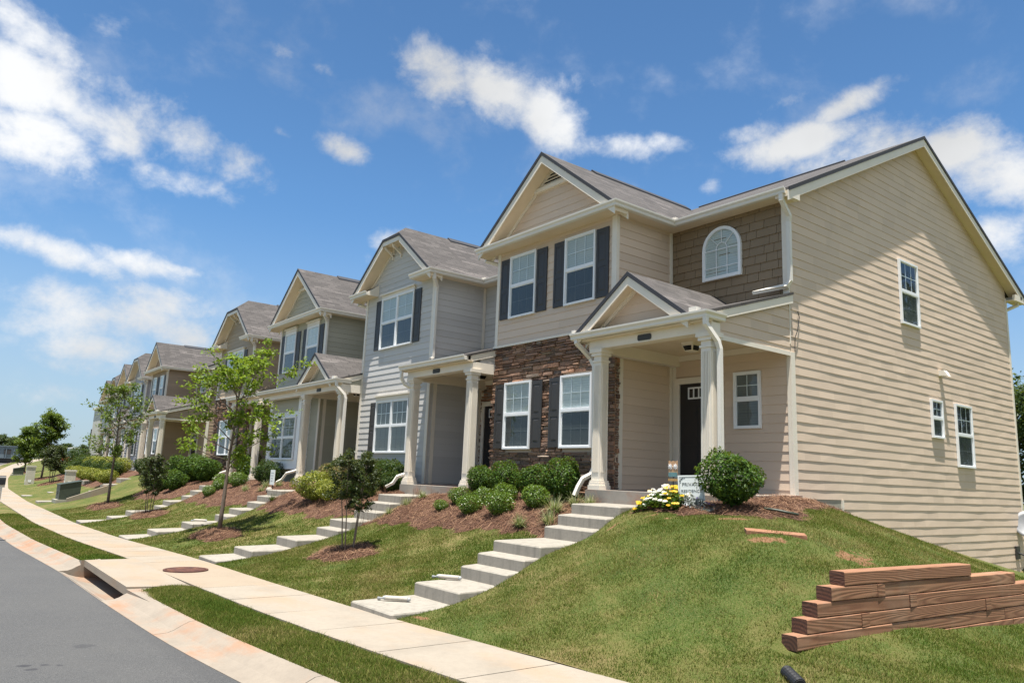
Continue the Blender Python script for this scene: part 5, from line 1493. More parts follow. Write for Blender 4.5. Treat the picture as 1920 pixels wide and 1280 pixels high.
HOL = [shrub_mesh('shrub', 0.42, 0.42, 0.46, 5200, 0.050, MAT['leaf_holly'], 10, 0.2, 0.12, s, 0.55) for s in (3, 4)]
HOLR = shrub_mesh('shrub', 0.47, 0.46, 0.50, 6500, 0.060, MAT['leaf_holly'], 16, 0.34, 0.10, 9, 0.45)
BOX = [shrub_mesh('shrub', 0.30, 0.30, 0.27, 3600, 0.036, MAT['leaf_small'], 12, 0.2, 0.12, s, 0.55) for s in (5, 6)]
DRK = [shrub_mesh('shrub', 0.55, 0.5, 0.45, 5200, 0.060, MAT['leaf_dark'], 12, 0.2, 0.12, s, 0.5) for s in (7, 8)]
GLD = shrub_mesh('shrub', 0.62, 0.55, 0.42, 4600, 0.060, MAT['leaf_gold'], 14, 0.24, 0.12, 12, 0.5)
SPI = shrub_mesh('shrub', 0.55, 0.5, 0.45, 4200, 0.055, MAT['leaf_spirea'], 12, 0.24, 0.12, 13, 0.5)

def tuft_mesh(name, n, L, mat, seed, w=0.014, spread=0.6):
    rg = np.random.default_rng(seed); V = []; F = []
    for i in range(n):
        a = rg.uniform(0, 6.28); l = L*rg.uniform(0.6, 1.15); tilt = rg.uniform(0.15, 1)*spread*1.35
        pts = []
        for k in range(4):
            t = k/3; ang = tilt*(0.35+0.9*t)
            r = l*t*math.sin(ang)*0.9; h = l*t*math.cos(ang*1.0)
            pts.append((0.03*math.cos(a)+r*math.cos(a), 0.03*math.sin(a)+r*math.sin(a), h))
        sx, sy = -math.sin(a), math.cos(a); o = len(V)
        for k, p in enumerate(pts):
            ww = w*(1-k/3.2)
            V += [(p[0]-sx*ww/2, p[1]-sy*ww/2, p[2]), (p[0]+sx*ww/2, p[1]+sy*ww/2, p[2])]
        for k in range(3): F.append((o+2*k, o+2*k+1, o+2*k+3, o+2*k+2))
    o = fast_mesh(name, V, F, mat); COL.objects.unlink(o); return o
TUF = [tuft_mesh('grass_clump', 170, 0.34, MAT['leaf_var'], s, 0.022, 0.9) for s in (21, 22)]
TUG = tuft_mesh('grass_clump', 160, 0.42, MAT['leaf_dark'], 23, 0.013, 0.75)

# --- bed in front of the stone wall
gh = 'clipped shrubs along the house walls'
for i, (x, y, s, lab) in enumerate([(-13.15, 9.5, 0.80, 'dark holly shrub beside the blue grey porch post, leftmost under the stone wall'), (-12.35, 9.52, 0.86, 'bushy holly shrub under the left stone wall window'),
        (-11.45, 9.5, 0.84, 'bright topped holly shrub between the two stone wall windows'), (-10.50, 9.45, 0.95, 'tallest dark holly shrub beside the white downspout, rightmost under the stone wall')]):
    put(HOL[i % 2], x, y, s, lab, 'shrub', gh)
gb = 'small light green shrubs in the pine straw'
for i, (x, y, s, lab) in enumerate([(-13.0, 8.41, 0.52, 'smallest light green shrub in the straw, nearest the blue grey house steps'), (-12.93, 8.80, 0.78, 'light green shrub in the straw below the blue grey porch corner'),
        (-12.0, 8.40, 0.82, 'light green shrub at the front of the straw bed, left of the middle one'), (-12.25, 8.88, 0.74, 'light green shrub half hidden behind its front neighbour in the straw bed'),
        (-11.17, 8.48, 0.92, 'fullest light green shrub in front centre of the straw bed'), (-11.72, 9.02, 0.84, 'light green shrub just behind the fullest one in the straw bed'), (-10.65, 8.92, 0.92, 'deep green round shrub in the straw nearest the stone house steps')]):
    o = put(BOX[i % 2], x, y, s, lab, 'shrub', gb)
gt = 'variegated grass clumps in the pine straw'
for i, (x, y, s, lab) in enumerate([(-9.95, 8.75, 1.15, 'large cream striped grass clump beside the upper steps'), (-9.62, 8.35, 0.85, 'cream striped grass clump at the edge of the steps, lower one'), (-9.85, 9.15, 0.9, 'cream striped grass clump under the white downspout spout'),
        (-10.2, 8.2, 0.8, 'small cream striped grass clump in front of the deep green shrub'), (-9.45, 9.12, 0.8, 'yellowish grass clump against the porch slab at the stone house'), (-14.55, 8.9, 0.7, 'thin striped grass clump beside the blue grey porch steps, upper one'), (-14.5, 8.5, 0.7, 'thin striped grass clump beside the blue grey porch steps, middle one'), (-14.55, 8.1, 0.6, 'thin striped grass clump beside the blue grey porch steps, lowest one')]):
    put(TUF[i % 2], x, y, s, lab, 'grass clump', gt)
# --- beds of the blue grey and sage houses
put(DRK[0], -18.0, 9.55, 0.9, 'dark leafy hedge shrub under the blue grey house window, left half', 'shrub', gh)
put(DRK[1], -17.1, 9.5, 0.95, 'dark leafy hedge shrub under the blue grey house window, right half', 'shrub', gh)
put(DRK[0], -16.65, 9.3, 0.6, 'low dark shrub next to the blue grey porch downspout', 'shrub', gh)
put(TUG, -16.7, 8.75, 1.1, 'dark green grass clump above the blue grey house steps', 'grass clump')
put(DRK[1], -17.3, 8.75, 0.75, 'dark shrub behind the thin multi-stemmed tree', 'shrub', gh)
put(GLD, -18.9, 8.3, 1.0, 'golden green low shrub in the sage house straw bed', 'shrub')
put(GLD, -18.1, 8.35, 0.72, 'smaller golden shrub beside the low golden one, nearer the blue grey steps', 'shrub')
put(SPI, -18.9, 9.05, 1.05, 'pinkish bronze spirea shrub behind the golden shrubs', 'shrub')
put(SPI, -19.8, 9.1, 0.85, 'second pinkish spirea shrub, beside the sage porch post', 'shrub')
put(TUG, -21.25, 8.05, 0.7, 'small dark grass clump at the edge of the sage house steps', 'grass clump')
put(DRK[0], -25.0, 9.25, 0.95, 'dark green shrub under the white bay window', 'shrub', gh)
for i, (x, y, s, lab) in enumerate([(-23.3, 9.0, 0.8, 'striped grass clump under the sage downspout'), (-23.9, 8.8, 0.85, 'striped grass clump left of the sage house steps'), (-23.4, 8.5, 0.7, 'striped grass clump beside the small white notice'), (-24.6, 8.4, 0.8, 'pale grass clump in the straw of the sage house')]): put(TUF[i % 2], x, y, s, lab, 'grass clump', gt)
for i, (x, y, s, lab) in enumerate([(-27.7, 8.6, 1.0, 'light green round shrub in the straw by the tan house steps'), (-27.0, 8.3, 0.85, 'second light green round shrub from the tan house steps'), (-26.3, 8.7, 1.1, 'taller light green shrub in the straw left of the bay window'), (-26.7, 7.9, 0.8, 'front light green shrub in the straw left of the bay window')]): put(BOX[i % 2], x, y, s, lab, 'shrub', gb)
put(HOL[0], -27.6, 9.5, 1.25, 'upright holly shrub between the sage bay and the tan porch', 'shrub', gh)
# --- long hedge row before the tan house
for i, (x, y, s, lab) in enumerate([(-31.0, 9.0, 1.25, 'large mid green hedge shrub nearest the tan porch post'), (-32.3, 8.9, 1.35, 'large mid green hedge shrub under the tan house window'), (-33.7, 8.8, 1.4, 'broad hedge shrub at the left end of the tan house'), (-31.6, 8.0, 1.0, 'low front shrub of the tan house hedge, right one'), (-32.9, 7.9, 1.1, 'low front shrub of the tan house hedge, middle one'), (-34.3, 7.9, 1.15, 'low front shrub of the tan house hedge, left one')]):
    put(HOL[i % 2], x, y, s*1.15, lab, 'shrub', 'hedge shrubs in front of the tan house', sz=s*0.95)
for i in range(16):
    x = -44.5-i*1.25; yy = float(yr(x))+3.3+0.5*(i % 3)
    lab = ['low golden green shrub in the far hedge row, %s' % w for w in ('first from the taupe porch', 'second from the taupe porch', 'third from the taupe porch', 'fourth from the taupe porch', 'fifth, past the taupe window', 'sixth, before the far grey house', 'seventh, at the far grey house steps', 'eighth, past the far grey house steps', 'ninth, below the far sage house', 'tenth, below the far sage porch', 'eleventh, past the far sage porch', 'twelfth, near the far taupe house', 'thirteenth, near the row end', 'fourteenth, near the row end', 'fifteenth, near the pale end block', 'last, at the pale end block')][i]
    put((GLD, DRK[0], GLD)[i % 3] if i < 10 else DRK[i % 2], x, yy, 1.0+0.25*((i*7) % 3)/2, lab, 'shrub', 'low shrubs along the far houses')
put(DRK[1], -43.0, 9.3, 1.0, 'dark shrub at the foot of the taupe porch post', 'shrub', gh)
put(DRK[0], -76.0, 11.0, 2.0, 'tall rounded dark shrub before the pale end block', 'shrub')
# --- right of the steps: round bush, flower bed
put(HOLR, -6.50, 9.04, 0.95, 'big round glossy shrub in front of the right porch post', 'shrub', dz=-0.02)

def flower_bed():
    rg = np.random.default_rng(31); cx, cy = -7.42, 8.78
    t = empty('flower_bed', (cx, cy, Hs(cx, cy)), 'mound of yellow and white pansies with silvery leaves beside the big round shrub', 'flowers')
    def spots(n, x0, x1, y0, y1, h):
        x = rg.uniform(x0, x1, n); y = rg.uniform(y0, y1, n)
        u = (x-cx)/0.55; v = (y-cy)/0.30
        dome = np.clip(1-0.6*u*u-0.5*v*v, 0.15, 1)
        return np.stack([x, y, H(x, y)+h*dome*rg.uniform(0.4, 1, n)], 1)
    P = spots(2600, cx-0.48, cx+0.35, cy-0.28, cy+0.28, 0.26)
    v, f = leaf_arrays(P, np.tile([0, -0.3, 1.0], (len(P), 1)), 0.05, 0.55, 0, rg, 0.6); fast_mesh('leaves', v, f, MAT['leaf_holly'], t)
    P = spots(1100, cx+0.30, cx+0.85, cy-0.15, cy+0.2, 0.27)
    v, f = leaf_arrays(P, np.tile([0, -0.3, 1.0], (len(P), 1)), 0.055, 0.35, 0, rg, 0.7); fast_mesh('silver_leaves', v, f, MAT['leaf_dusty'], t)
    for nm, mat, n in (('yellow_blossoms', 'petal_yellow', 120), ('white_blossoms', 'petal_white', 110)):
        c = spots(n, cx-0.46, cx+0.36, cy-0.30, cy+0.2, 0.31)
        g = c[:, 0]*9+c[:, 1]*7
        keep = (np.sin(g)+rg.normal(0, 0.5, n) > 0) if 'yellow' in nm else (np.sin(g)+rg.normal(0, 0.5, n) < 0.2)
        c = c[keep]
        Q = np.repeat(c, 5, 0); a = np.tile(np.arange(5)*2*math.pi/5, len(c)); Q = Q+np.stack([np.cos(a)*0.018, np.sin(a)*0.018, 0.03+0*a], 1)
        v, f = leaf_arrays(Q, np.tile([0.3, -0.9, 0.8], (len(Q), 1)), 0.042, 0.9, 0, rg, 0.25); fast_mesh(nm, v, f, MAT[mat], t)
    c = spots(26, cx+0.3, cx+0.6, cy+0.05, cy+0.3, 0.33); v, f = leaf_arrays(c, np.tile([0.3, -0.8, 0.6], (len(c), 1)), 0.06, 0.8, 0, rg, 0.3); fast_mesh('purple_blossoms', v, f, MAT['petal_purple'], t)
flower_bed()

# --- trees
def tree(name, x, y, label, height, crown0, spread, leafmat, barkmat, seed, nbranch=26, leaf=0.085, per=34, r0=0.05, lean=(0.0, 0.0), stems=1, cat='tree', shape=None, group=None, sub=3, clump=0.20, up=0.75):
    """tapered trunk(s) with limbs; leaves sit in loose clumps along the outer twigs"""
    rg = np.random.default_rng(seed); z0 = Hs(x, y)-0.05
    t = empty(name, (x, y, z0), label, cat, group)
    m = MB(); tips = []
    for s in range(stems):
        a0 = 6.28*s/stems+rg.uniform(0, 1)
        bx, by = (0.10*math.cos(a0), 0.10*math.sin(a0)) if stems > 1 else (0, 0)
        sp = 0.16 if stems > 1 else 0.0
        pts = []; n = 9
        for i in range(n):
            k = i/(n-1)
            pts.append(np.array([x+bx*(1-k*0.2)+sp*math.cos(a0)*k*1.2+lean[0]*k+rg.normal(0, 0.012)*height*0.25*k, y+by*(1-k*0.2)+sp*math.sin(a0)*k*1.2+lean[1]*k+rg.normal(0, 0.012)*height*0.25*k, z0+height*0.96*k]))
        rr = [r0*(1-0.85*i/(n-1)) for i in range(n)]
        m.tube(pts, rr, 8)
        nb = max(4, nbranch//stems)
        for b in range(nb):
            k = crown0+(0.99-crown0)*((b+rg.uniform(0, 1))/nb)**0.9
            i = min(int(k*(n-1)), n-2); fr = k*(n-1)-i
            p = pts[i]*(1-fr)+pts[i+1]*fr
            kk = (k-crown0)/(1-crown0)
            L = spread*(shape(kk) if shape else (0.35+1.0*math.sin(math.pi*min(1, kk*0.9+0.12))**0.8*0.8))*rg.uniform(0.55, 1.12)
            a = b*2.4+rg.uniform(-0.5, 0.5); el = rg.uniform(0.15, up)+0.35*kk
            d = np.array([math.cos(a)*math.cos(el), math.sin(a)*math.cos(el), math.sin(el)])
            q1 = p+d*L*0.5+np.array([0, 0, -0.02]); q2 = p+d*L+np.array([0, 0, 0.06*L+rg.normal(0, 0.05)])
            m.tube([p, q1, q2], [r0*0.28, r0*0.18, r0*0.07], 5)
            tips += [(q2, 1.0), (q1*0.4+q2*0.6, 0.9)]
            for s2 in range(sub):
                f_ = rg.uniform(0.3, 0.95); o = p+(q2-p)*f_
                d2 = d+rg.normal(0, 0.6, 3); d2 /= np.linalg.norm(d2); l2 = L*rg.uniform(0.22, 0.45)
                e = o+d2*l2; m.tube([o, e], [r0*0.10, r0*0.04], 4); tips.append((e, 0.9))
        tips.append((pts[-1], 1.0))
    m.build('trunk', barkmat, t, smooth=True, uv=False)
    P = []; N = []
    for (c, w) in tips:
        k = int(per*w*rg.uniform(0.5, 1.3)); cs = clump*rg.uniform(0.6, 1.25)
        q = rg.normal(0, 1, (k, 3)); q /= np.maximum(np.linalg.norm(q, axis=1, keepdims=True), 1e-6); q *= (rg.random((k, 1))**0.6)*cs
        q[:, 2] *= 0.62
        P.append(c+q); N.append(q/cs+np.array([0, 0, 0.8]))
    P = np.concatenate(P); N = np.concatenate(N)
    v, f = leaf_arrays(P, N, leaf, 0.45, 0.15, rg, 0.6)
    fast_mesh('crown', v, f, leafmat, t)
    return t
tree('street_tree', -19.5, 6.12, 'lime green young tree with a bare lower trunk in front of the sage house', 4.25, 0.38, 1.45, MAT['leaf_tree'], MAT['bark'], 41, 28, 0.105, 54, 0.06, (0.05, 0.12), clump=0.25)
tree('street_tree', -34.6, 6.3, 'slender upright young tree with mid green leaves in front of the tan house', 4.9, 0.30, 1.15, MAT['leaf_tree2'], MAT['bark'], 42, 32, 0.11, 34, 0.06, (0.1, 0.0), clump=0.26, up=0.9)
oval = lambda k: 0.55+0.75*math.sin(math.pi*min(1, k+0.12))
tree('crape_myrtle', -12.98, 6.42, 'dark multi-stemmed crape myrtle in a straw ring beside the blue grey house steps', 1.85, 0.42, 0.30, MAT['leaf_crape'], MAT['bark2'], 43, 60, 0.052, 34, 0.015, stems=4, shape=oval, clump=0.10, sub=3)
tree('crape_myrtle', -27.6, 6.28, 'small dark crape myrtle in a straw ring before the tan house, farther one', 1.95, 0.36, 0.30, MAT['leaf_crape'], MAT['bark2'], 44, 56, 0.06, 34, 0.016, stems=4, shape=oval, clump=0.11, sub=3)
tree('street_tree', -64.7, 7.2, 'broad far street tree with flat topped crown left of the houses', 4.8, 0.30, 1.05, MAT['leaf_tree2'], MAT['bark'], 45, 46, 0.17, 50, 0.075, (0.2, 0.2), clump=0.38)
tree('street_tree', -79, 7.45, 'bushy far street tree behind the flat topped one', 3.9, 0.22, 0.95, MAT['leaf_tree2'], MAT['bark'], 46, 40, 0.2, 50, 0.075, (0, 0), clump=0.42)
tree('crape_myrtle', -57, 6.95, 'far dark crape myrtle with two thin stakes, right of the broad street tree', 2.25, 0.34, 0.5, MAT['leaf_crape'], MAT['bark2'], 47, 46, 0.10, 44, 0.03, stems=3, shape=oval, clump=0.28)
far_trees = [(-24.0, 62.0, 9.5, 'tall leafy tree showing behind the right edge of the beige end wall'), (-19.5, 58.0, 8.0, 'dark leafy tree behind the beige end wall, lower one'), (-14.0, 60.0, 9.0, 'dark leafy tree behind the satellite dish'), (-30, 70, 11, 'tallest tree behind the beige house'), (3, 50, 15, 'tall tree of the woods right of the beige house'), (9, 58, 17, 'tallest tree of the woods right of the beige house'), (14, 52, 15, 'broad tree at the right end of the woods'), (-3, 62, 16, 'tall tree in the middle of the woods')]
for i, (x, y, h, lab) in enumerate(far_trees):
    tree('tree', x, y, lab, h, 0.04, 3.8 if h < 13 else 5.5, MAT['leaf_far'], MAT['bark'], 60+i, 60, 0.30, 70, 0.2, clump=1.1, group='woods behind the beige house')
for i, (x, y, h, lab) in enumerate([(-165, 11.4, 3.4, 'distant dark tree above the blue grey container, leftmost'), (-170, 13.6, 3.0, 'distant dark tree right of the container roof'), (-165, 15.2, 2.9, 'distant round dark tree left of the far street trees'), (-172, 17.5, 3.3, 'distant dark tree just behind the far street trees'), (-230, 30.5, 3.0, 'distant tree line at the end of the road'), (-230, 34.5, 2.6, 'distant tree by the white wrapped house')]):
    tree('tree', x, y, lab, h, 0.15, 1.4, MAT['leaf_far'], MAT['bark'], 70+i, 26, 0.3, 36, 0.12, clump=0.6, group='distant trees down the road')

# ------------------------------------------------------------------ pine straw
def in_poly(x, y, poly):
    n = len(poly); c = np.zeros(x.shape, bool); j = n-1
    for i in range(n):
        xi, yi = poly[i]; xj, yj = poly[j]
        c ^= ((yi > y) != (yj > y)) & (x < (xj-xi)*(y-yi)/(yj-yi+1e-12)+xi)
        j = i
    return c
BEDS = []
def straw(poly, label, rise=0.05, dens=900, step=0.07, seed=1, mound=0.0):
    """a bed of pine straw: bumpy base sheet plus loose needles"""
    rg = np.random.default_rng(seed)
    poly = [(px, py) for px, py in poly]
    xs = [p[0] for p in poly]; ys = [p[1] for p in poly]
    X, Y = np.meshgrid(np.arange(min(xs)-step, max(xs)+2*step, step), np.arange(min(ys)-step, max(ys)+2*step, step), indexing='ij')
    def wob(x, y): return 0.07*np.sin(x*5.1+1.3*y)+0.05*np.sin(11.3*x-4*y)
    def inside(x, y): return in_poly(x+wob(y, x), y+wob(x, y), poly)
    M = inside(X, Y)
    # distance to the rim in cells
    D = M.astype(float); acc = D.copy(); cur = M.copy()
    for i in range(4):
        nx_ = cur.copy(); nx_[1:] &= cur[:-1]; nx_[:-1] &= cur[1:]; nx_[:, 1:] &= cur[:, :-1]; nx_[:, :-1] &= cur[:, 1:]
        cur = nx_; acc += cur
    lift = np.where(M, np.minimum(acc, 4)/4.0, -0.35)
    def top(x, y):
        return 0.5*np.sin(x*9+y*3)+0.5*np.sin(x*4-y*11)
    Z = H(X, Y)+rise*lift+0.008*top(X, Y)
    if mound:
        cx, cy = (min(xs)+max(xs))/2, (min(ys)+max(ys))/2; Z = Z+mound*np.exp(-(((X-cx)/0.5)**2+((Y-cy)/0.4)**2))*M
    V = np.stack([X, Y, Z], -1).reshape(-1, 3); nX, nY = X.shape
    i = np.arange((nX-1)*(nY-1)); a = (i//(nY-1))*nY+i % (nY-1)
    F = np.stack([a, a+nY, a+nY+1, a+1], 1)
    Mf = M.reshape(-1); F = F[Mf[F].sum(1) >= 1]
    u = np.unique(F); mp = np.full(len(V), -1); mp[u] = np.arange(len(u))
    o = fast_mesh('pine_straw', V[u], mp[F], MAT['strawbase'], smooth=True)
    tag(o, label, 'pine straw', kind='stuff')
    area = M.sum()*step*step; n = int(area*dens)
    x = rg.uniform(min(xs)-0.1, max(xs)+0.1, n*4); y = rg.uniform(min(ys)-0.1, max(ys)+0.1, n*4)
    jit = np.where(rg.random(len(x)) < 0.12, 0.16, 0.035)
    k = in_poly(x+wob(y, x)+rg.normal(0, 1, len(x))*jit, y+wob(x, y)+rg.normal(0, 1, len(x))*jit, poly); x, y = x[k][:n], y[k][:n]; n = len(x)
    gi = np.clip(((x-X[0, 0])/step).round().astype(int), 0, nX-1); gj = np.clip(((y-Y[0, 0])/step).round().astype(int), 0, nY-1)
    z = np.maximum(Z[gi, gj], H(x, y))+rg.uniform(0.0, 0.03, n)
    c = np.stack([x, y, z], 1)
    th_ = rg.uniform(0, 6.28, n); el = rg.normal(0.05, 0.25, n); L = rg.uniform(0.07, 0.2, n)
    gx = (H(x+0.05, y)-H(x-0.05, y))/0.1; gy = (H(x, y+0.05)-H(x, y-0.05))/0.1
    d = np.stack([np.cos(th_), np.sin(th_), np.sin(el)+gx*np.cos(th_)+gy*np.sin(th_)], 1)*L[:, None]/2
    w = np.stack([-np.sin(th_), np.cos(th_), rg.normal(0, 0.4, n)], 1)*0.0018
    V = np.stack([c-d-w, c-d+w, c+d+w, c+d-w], 1).reshape(-1, 3)
    q = fast_mesh('needles', V, np.arange(n*4).reshape(n, 4), MAT['straw'], o)
    q['kind'] = 'stuff'
    BEDS.append((poly, wob))
straw([(-14.78, 9.95), (-14.78, 7.5), (-14.5, 7.72), (-13.8, 7.87), (-13.1, 7.82), (-12.36, 7.87), (-11.65, 7.9), (-11.15, 7.94), (-10.7, 8.05), (-10.0, 8.12), (-9.55, 7.95), (-9.33, 7.95), (-9.33, 9.3), (-9.8, 9.95)], 'pine straw bed between the stone wall and the two nearest flights of steps', 0.05, 1500, seed=1)
straw([(-21.48, 9.9), (-21.48, 7.72), (-20.45, 7.61), (-19.94, 7.64), (-19.1, 7.68), (-18.35, 7.74), (-17.1, 7.58), (-16.9, 7.83), (-15.95, 7.91), (-15.95, 9.9)], 'pine straw bed under the blue grey house window', 0.05, 1000, seed=2)
straw([(-28.2, 9.9), (-28.2, 7.4), (-26.8, 7.51), (-24.7, 7.43), (-23.6, 7.62), (-22.65, 7.79), (-22.65, 9.9)], 'pine straw bed in front of the white bay window', 0.05, 800, seed=3)
straw([(-35.4, 9.8), (-35.6, 7.4), (-34.6, 7.26), (-33.5, 7.1), (-30.8, 7.39), (-29.4, 7.67), (-29.4, 9.8)], 'pine straw bed along the tan house hedge', 0.05, 500, seed=4)
straw([(-66, 11.5), (-66, 8.2), (-55, 7.2), (-47, 7.4), (-43.2, 7.6), (-43.2, 10.2), (-52, 10.2)], 'pine straw strip along the farthest houses', 0.05, 120, 0.3, seed=5)
straw([(-8.15, 9.28), (-7.9, 8.62), (-7.2, 8.42), (-6.4, 8.55), (-5.85, 8.85), (-5.8, 9.6), (-6.2, 10.4), (-6.5, 11.3), (-6.75, 12.6), (-7.12, 13.2), (-7.12, 9.28)], 'pine straw around the big round shrub and porch corner of the beige house', 0.04, 1500, seed=6)
def ring(x, y, rx, ry, label, seed, mound=0.03):
    straw([(x+rx*math.cos(a)*(1+0.08*math.sin(3*a)), y+ry*math.sin(a)*(1+0.06*math.cos(2*a))) for a in np.linspace(0, 6.283, 22)[:-1]], label, 0.045, 1900, 0.06, seed, mound)
ring(-19.3, 5.97, 1.3, 0.5, 'ring of pine straw at the foot of the lime green street tree', 11)
ring(-13.0, 6.36, 0.72, 0.55, 'ring of pine straw under the nearest crape myrtle', 12)
ring(-34.0, 6.05, 1.7, 0.5, 'ring of pine straw round the slender upright tree', 13)
ring(-27.3, 6.2, 1.1, 0.5, 'ring of pine straw under the farther crape myrtle', 14)
ring(-64.7, 7.1, 1.4, 0.8, 'ring of pine straw under the broad far street tree', 15)
ring(-57, 6.9, 1.2, 0.7, 'ring of pine straw under the far dark crape myrtle', 16)
ring(-79, 7.4, 1.4, 0.7, 'ring of pine straw under the bushy far street tree', 17)

# ------------------------------------------------------------------ mown grass: short blades over the near lawns
def grass(name, label, x0, x1, y0f, y1f, zf, n, hgt, seed, w=0.006, mask=None):
    rg = np.random.default_rng(seed)
    x = rg.uniform(x0, x1, n); s_ = rg.random(n); y = y0f(x)+(y1f(x)-y0f(x))*s_
    k = np.ones(n, bool)
    if mask is not None: k &= mask(x, y, rg)
    for poly, wob in BEDS: k &= ~in_poly(x+wob(y, x), y+wob(x, y), poly)
    x, y = x[k], y[k]; n = len(x); z = zf(x, y)
    a = rg.uniform(0, 6.28, n); L = hgt*(0.75+0.2*np.sin(x*9.1+np.sin(y*7.0)*2)*np.sin(y*8.3))*np.where(rg.random(n) < 0.06, 1.9, rg.uniform(0.5, 1.25, n)); lx = rg.normal(0, 0.55, n)*L; ly = rg.normal(0, 0.55, n)*L
    sx, sy = np.cos(a)*w, np.sin(a)*w
    V = np.stack([np.stack([x-sx, y-sy, z-0.006], 1), np.stack([x+sx, y+sy, z-0.006], 1), np.stack([x+lx, y+ly, z+L], 1)], 1).reshape(-1, 3)
    o = fast_mesh(name, V, np.arange(n*3).reshape(n, 3), MAT['blade'])
    return tag(o, label, 'grass', kind='stuff')
def lawn_mask(x, y, rg):
    k = soil(x, y)+rg.normal(0, 0.3, len(x)) < 0.62
    for (a, b, c) in FLIGHTS: k &= ~((x > a-0.005) & (x < b+0.005) & (y < 9.5))
    k &= ~((y > 9.25) & (x < -7.0)); k &= ~((x < -7.12) & (y > 11.4))
    tx = timber_x(y); k &= ~((y > 6.2) & (y < 16) & (x > tx-0.02) & (x < tx+0.17))
    # thin dry patches
    dn = 0.70+0.22*np.sin(x*1.7+np.sin(y*2.3)*1.5)+0.2*np.sin(x*4.3-y*3.1+np.sin(x*2.2))+0.15*np.sin(y*7.7+x*5.9)
    k &= rg.random(len(x)) < dn
    return k
grass('lawn_grass', 'mown grass on the bank right of the nearest steps', -8.4, -0.3, lambda x: yr(x)+0.0, lambda x: yr(x)*0+13.5, H, 560000, 0.030, 51, 0.0042, lawn_mask)
grass('lawn_grass', 'mown grass on the bank between the two nearest flights of steps', -15.0, -8.2, lambda x: yr(x), lambda x: yr(x)*0+9.3, H, 240000, 0.032, 52, 0.006, lawn_mask)
grass('lawn_grass', 'mown grass on the banks of the sage and tan houses', -36.0, -15.0, lambda x: yr(x), lambda x: yr(x)*0+8.5, H, 170000, 0.03, 53, 0.011, lawn_mask)
grass('verge_grass', 'mown grass strip between the kerb and the near sidewalk', DR1+0.12, -3.0, lambda x: verge_edge(x), lambda x: yr(x)-WALK_W, verge_z, 110000, 0.034, 54, 0.0045)
grass('verge_grass', 'mown grass strip beyond the storm drain', -34.0, DR0-0.2, lambda x: verge_edge(x), lambda x: yr(x)-WALK_W, verge_z, 60000, 0.03, 55, 0.011)
# ------------------------------------------------------------------ timber retaining wall
def timbers():
    t = empty('timber_retaining_wall', (-4.0, 7.5, -1.4), 'stepped retaining wall of reddish landscape timbers on the grass bank', 'retaining wall')
    hgt = 0.131; zb = -1.395
    rows = [(6.33, 13.4), (6.49, 13.3), (6.66, 13.4), (6.88, 10.75), (7.10, 9.62)]
    def piece(y0, y1, z0, dx=0.0):
        m = MB(); x0a, x0b = float(timber_x(y0))+0.005+dx, float(timber_x(y1))+0.005+dx; w = 0.155; c = 0.008
        def sec(y, x, e):
            return [(x+c, y, z0+0.002), (x+w-c, y, z0+0.002), (x+w, y, z0+c), (x+w, y, z0+hgt-c-0.003), (x+w-c, y, z0+hgt-0.003), (x+c, y, z0+hgt-0.003), (x, y, z0+hgt-c-0.003), (x, y, z0+c)]
        m.hull(sec(y0, x0a, 0), sec(y1, x0b, 0)); m.build('timber', MAT['timber'], t)
    joints = [[7.9, 10.4, 13], [7.45, 10.0, 12.4], [8.35, 10.9, 13.3], [7.75], []]
    for i, (y0, y1) in enumerate(rows):
        ys = [y0]+[j for j in joints[i] if y0 < j < y1]+[y1]
        for a, b in zip(ys[:-1], ys[1:]): piece(a+(0.002 if a != y0 else 0), b-0.002, zb+i*hgt, random.uniform(-0.006, 0.006))
    for (a, b) in ((8.05, 10.6), (10.61, 13.5)): piece(a, b, zb-hgt, 0.0)
    piece(9.9, 13.5, zb-2*hgt, 0.0)
    # deadman ends between the runs
    for (y, i) in ((7.74, 3), (7.44, 1), (8.34, 2), (10.0, 1)):
        m = MB(); x = float(timber_x(y)); m.box(x-0.1, x+0.163, y-0.075, y+0.07, zb+i*hgt+0.004, zb+(i+1)*hgt-0.006); m.build('timber_end', MAT['timber'], t)
timbers()
m = MB(); x, y = -5.32, 8.22
p = [Vector((x-0.23, y-0.27, 0)), Vector((x+0.23, y+0.28, 0))]
d = (p[1]-p[0]).normalized(); nn = Vector((-d.y, d.x, 0))*0.05
pts = [p[0]-nn, p[1]-nn, p[1]+nn, p[0]+nn]
m.hull([(q.x, q.y, Hs(q.x, q.y)-0.06) for q in pts], [(q.x, q.y, Hs(q.x, q.y)+0.05) for q in pts])
tag(m.build('landscape_timber', MAT['timber']), 'single red brown timber set flush in the bare patch of the bank', 'timber')
# black drain pipe end
m = MB(); x, y = -3.55, 5.75; z = Hs(x, y)
t = empty('drain_pipe', (x, y, z), 'black corrugated drain pipe end poking from the grass below the timber wall', 'pipe')
ax = Vector((0.75, -0.55, -0.12)).normalized(); c0 = Vector((x, y, z+0.015))
prof = []
for i in range(12): prof.append((c0-ax*(0.22-i*0.024), 0.050 if i % 2 else 0.057))
m.tube([a for a, b in prof], [b for a, b in prof], 18); m.build('pipe', MAT['black'], t)
m = MB(); e = c0+ax*0.045; m.tube([e, e+ax*0.004], [0.043, 0.041], 18); m.build('opening', MAT['room'], t)

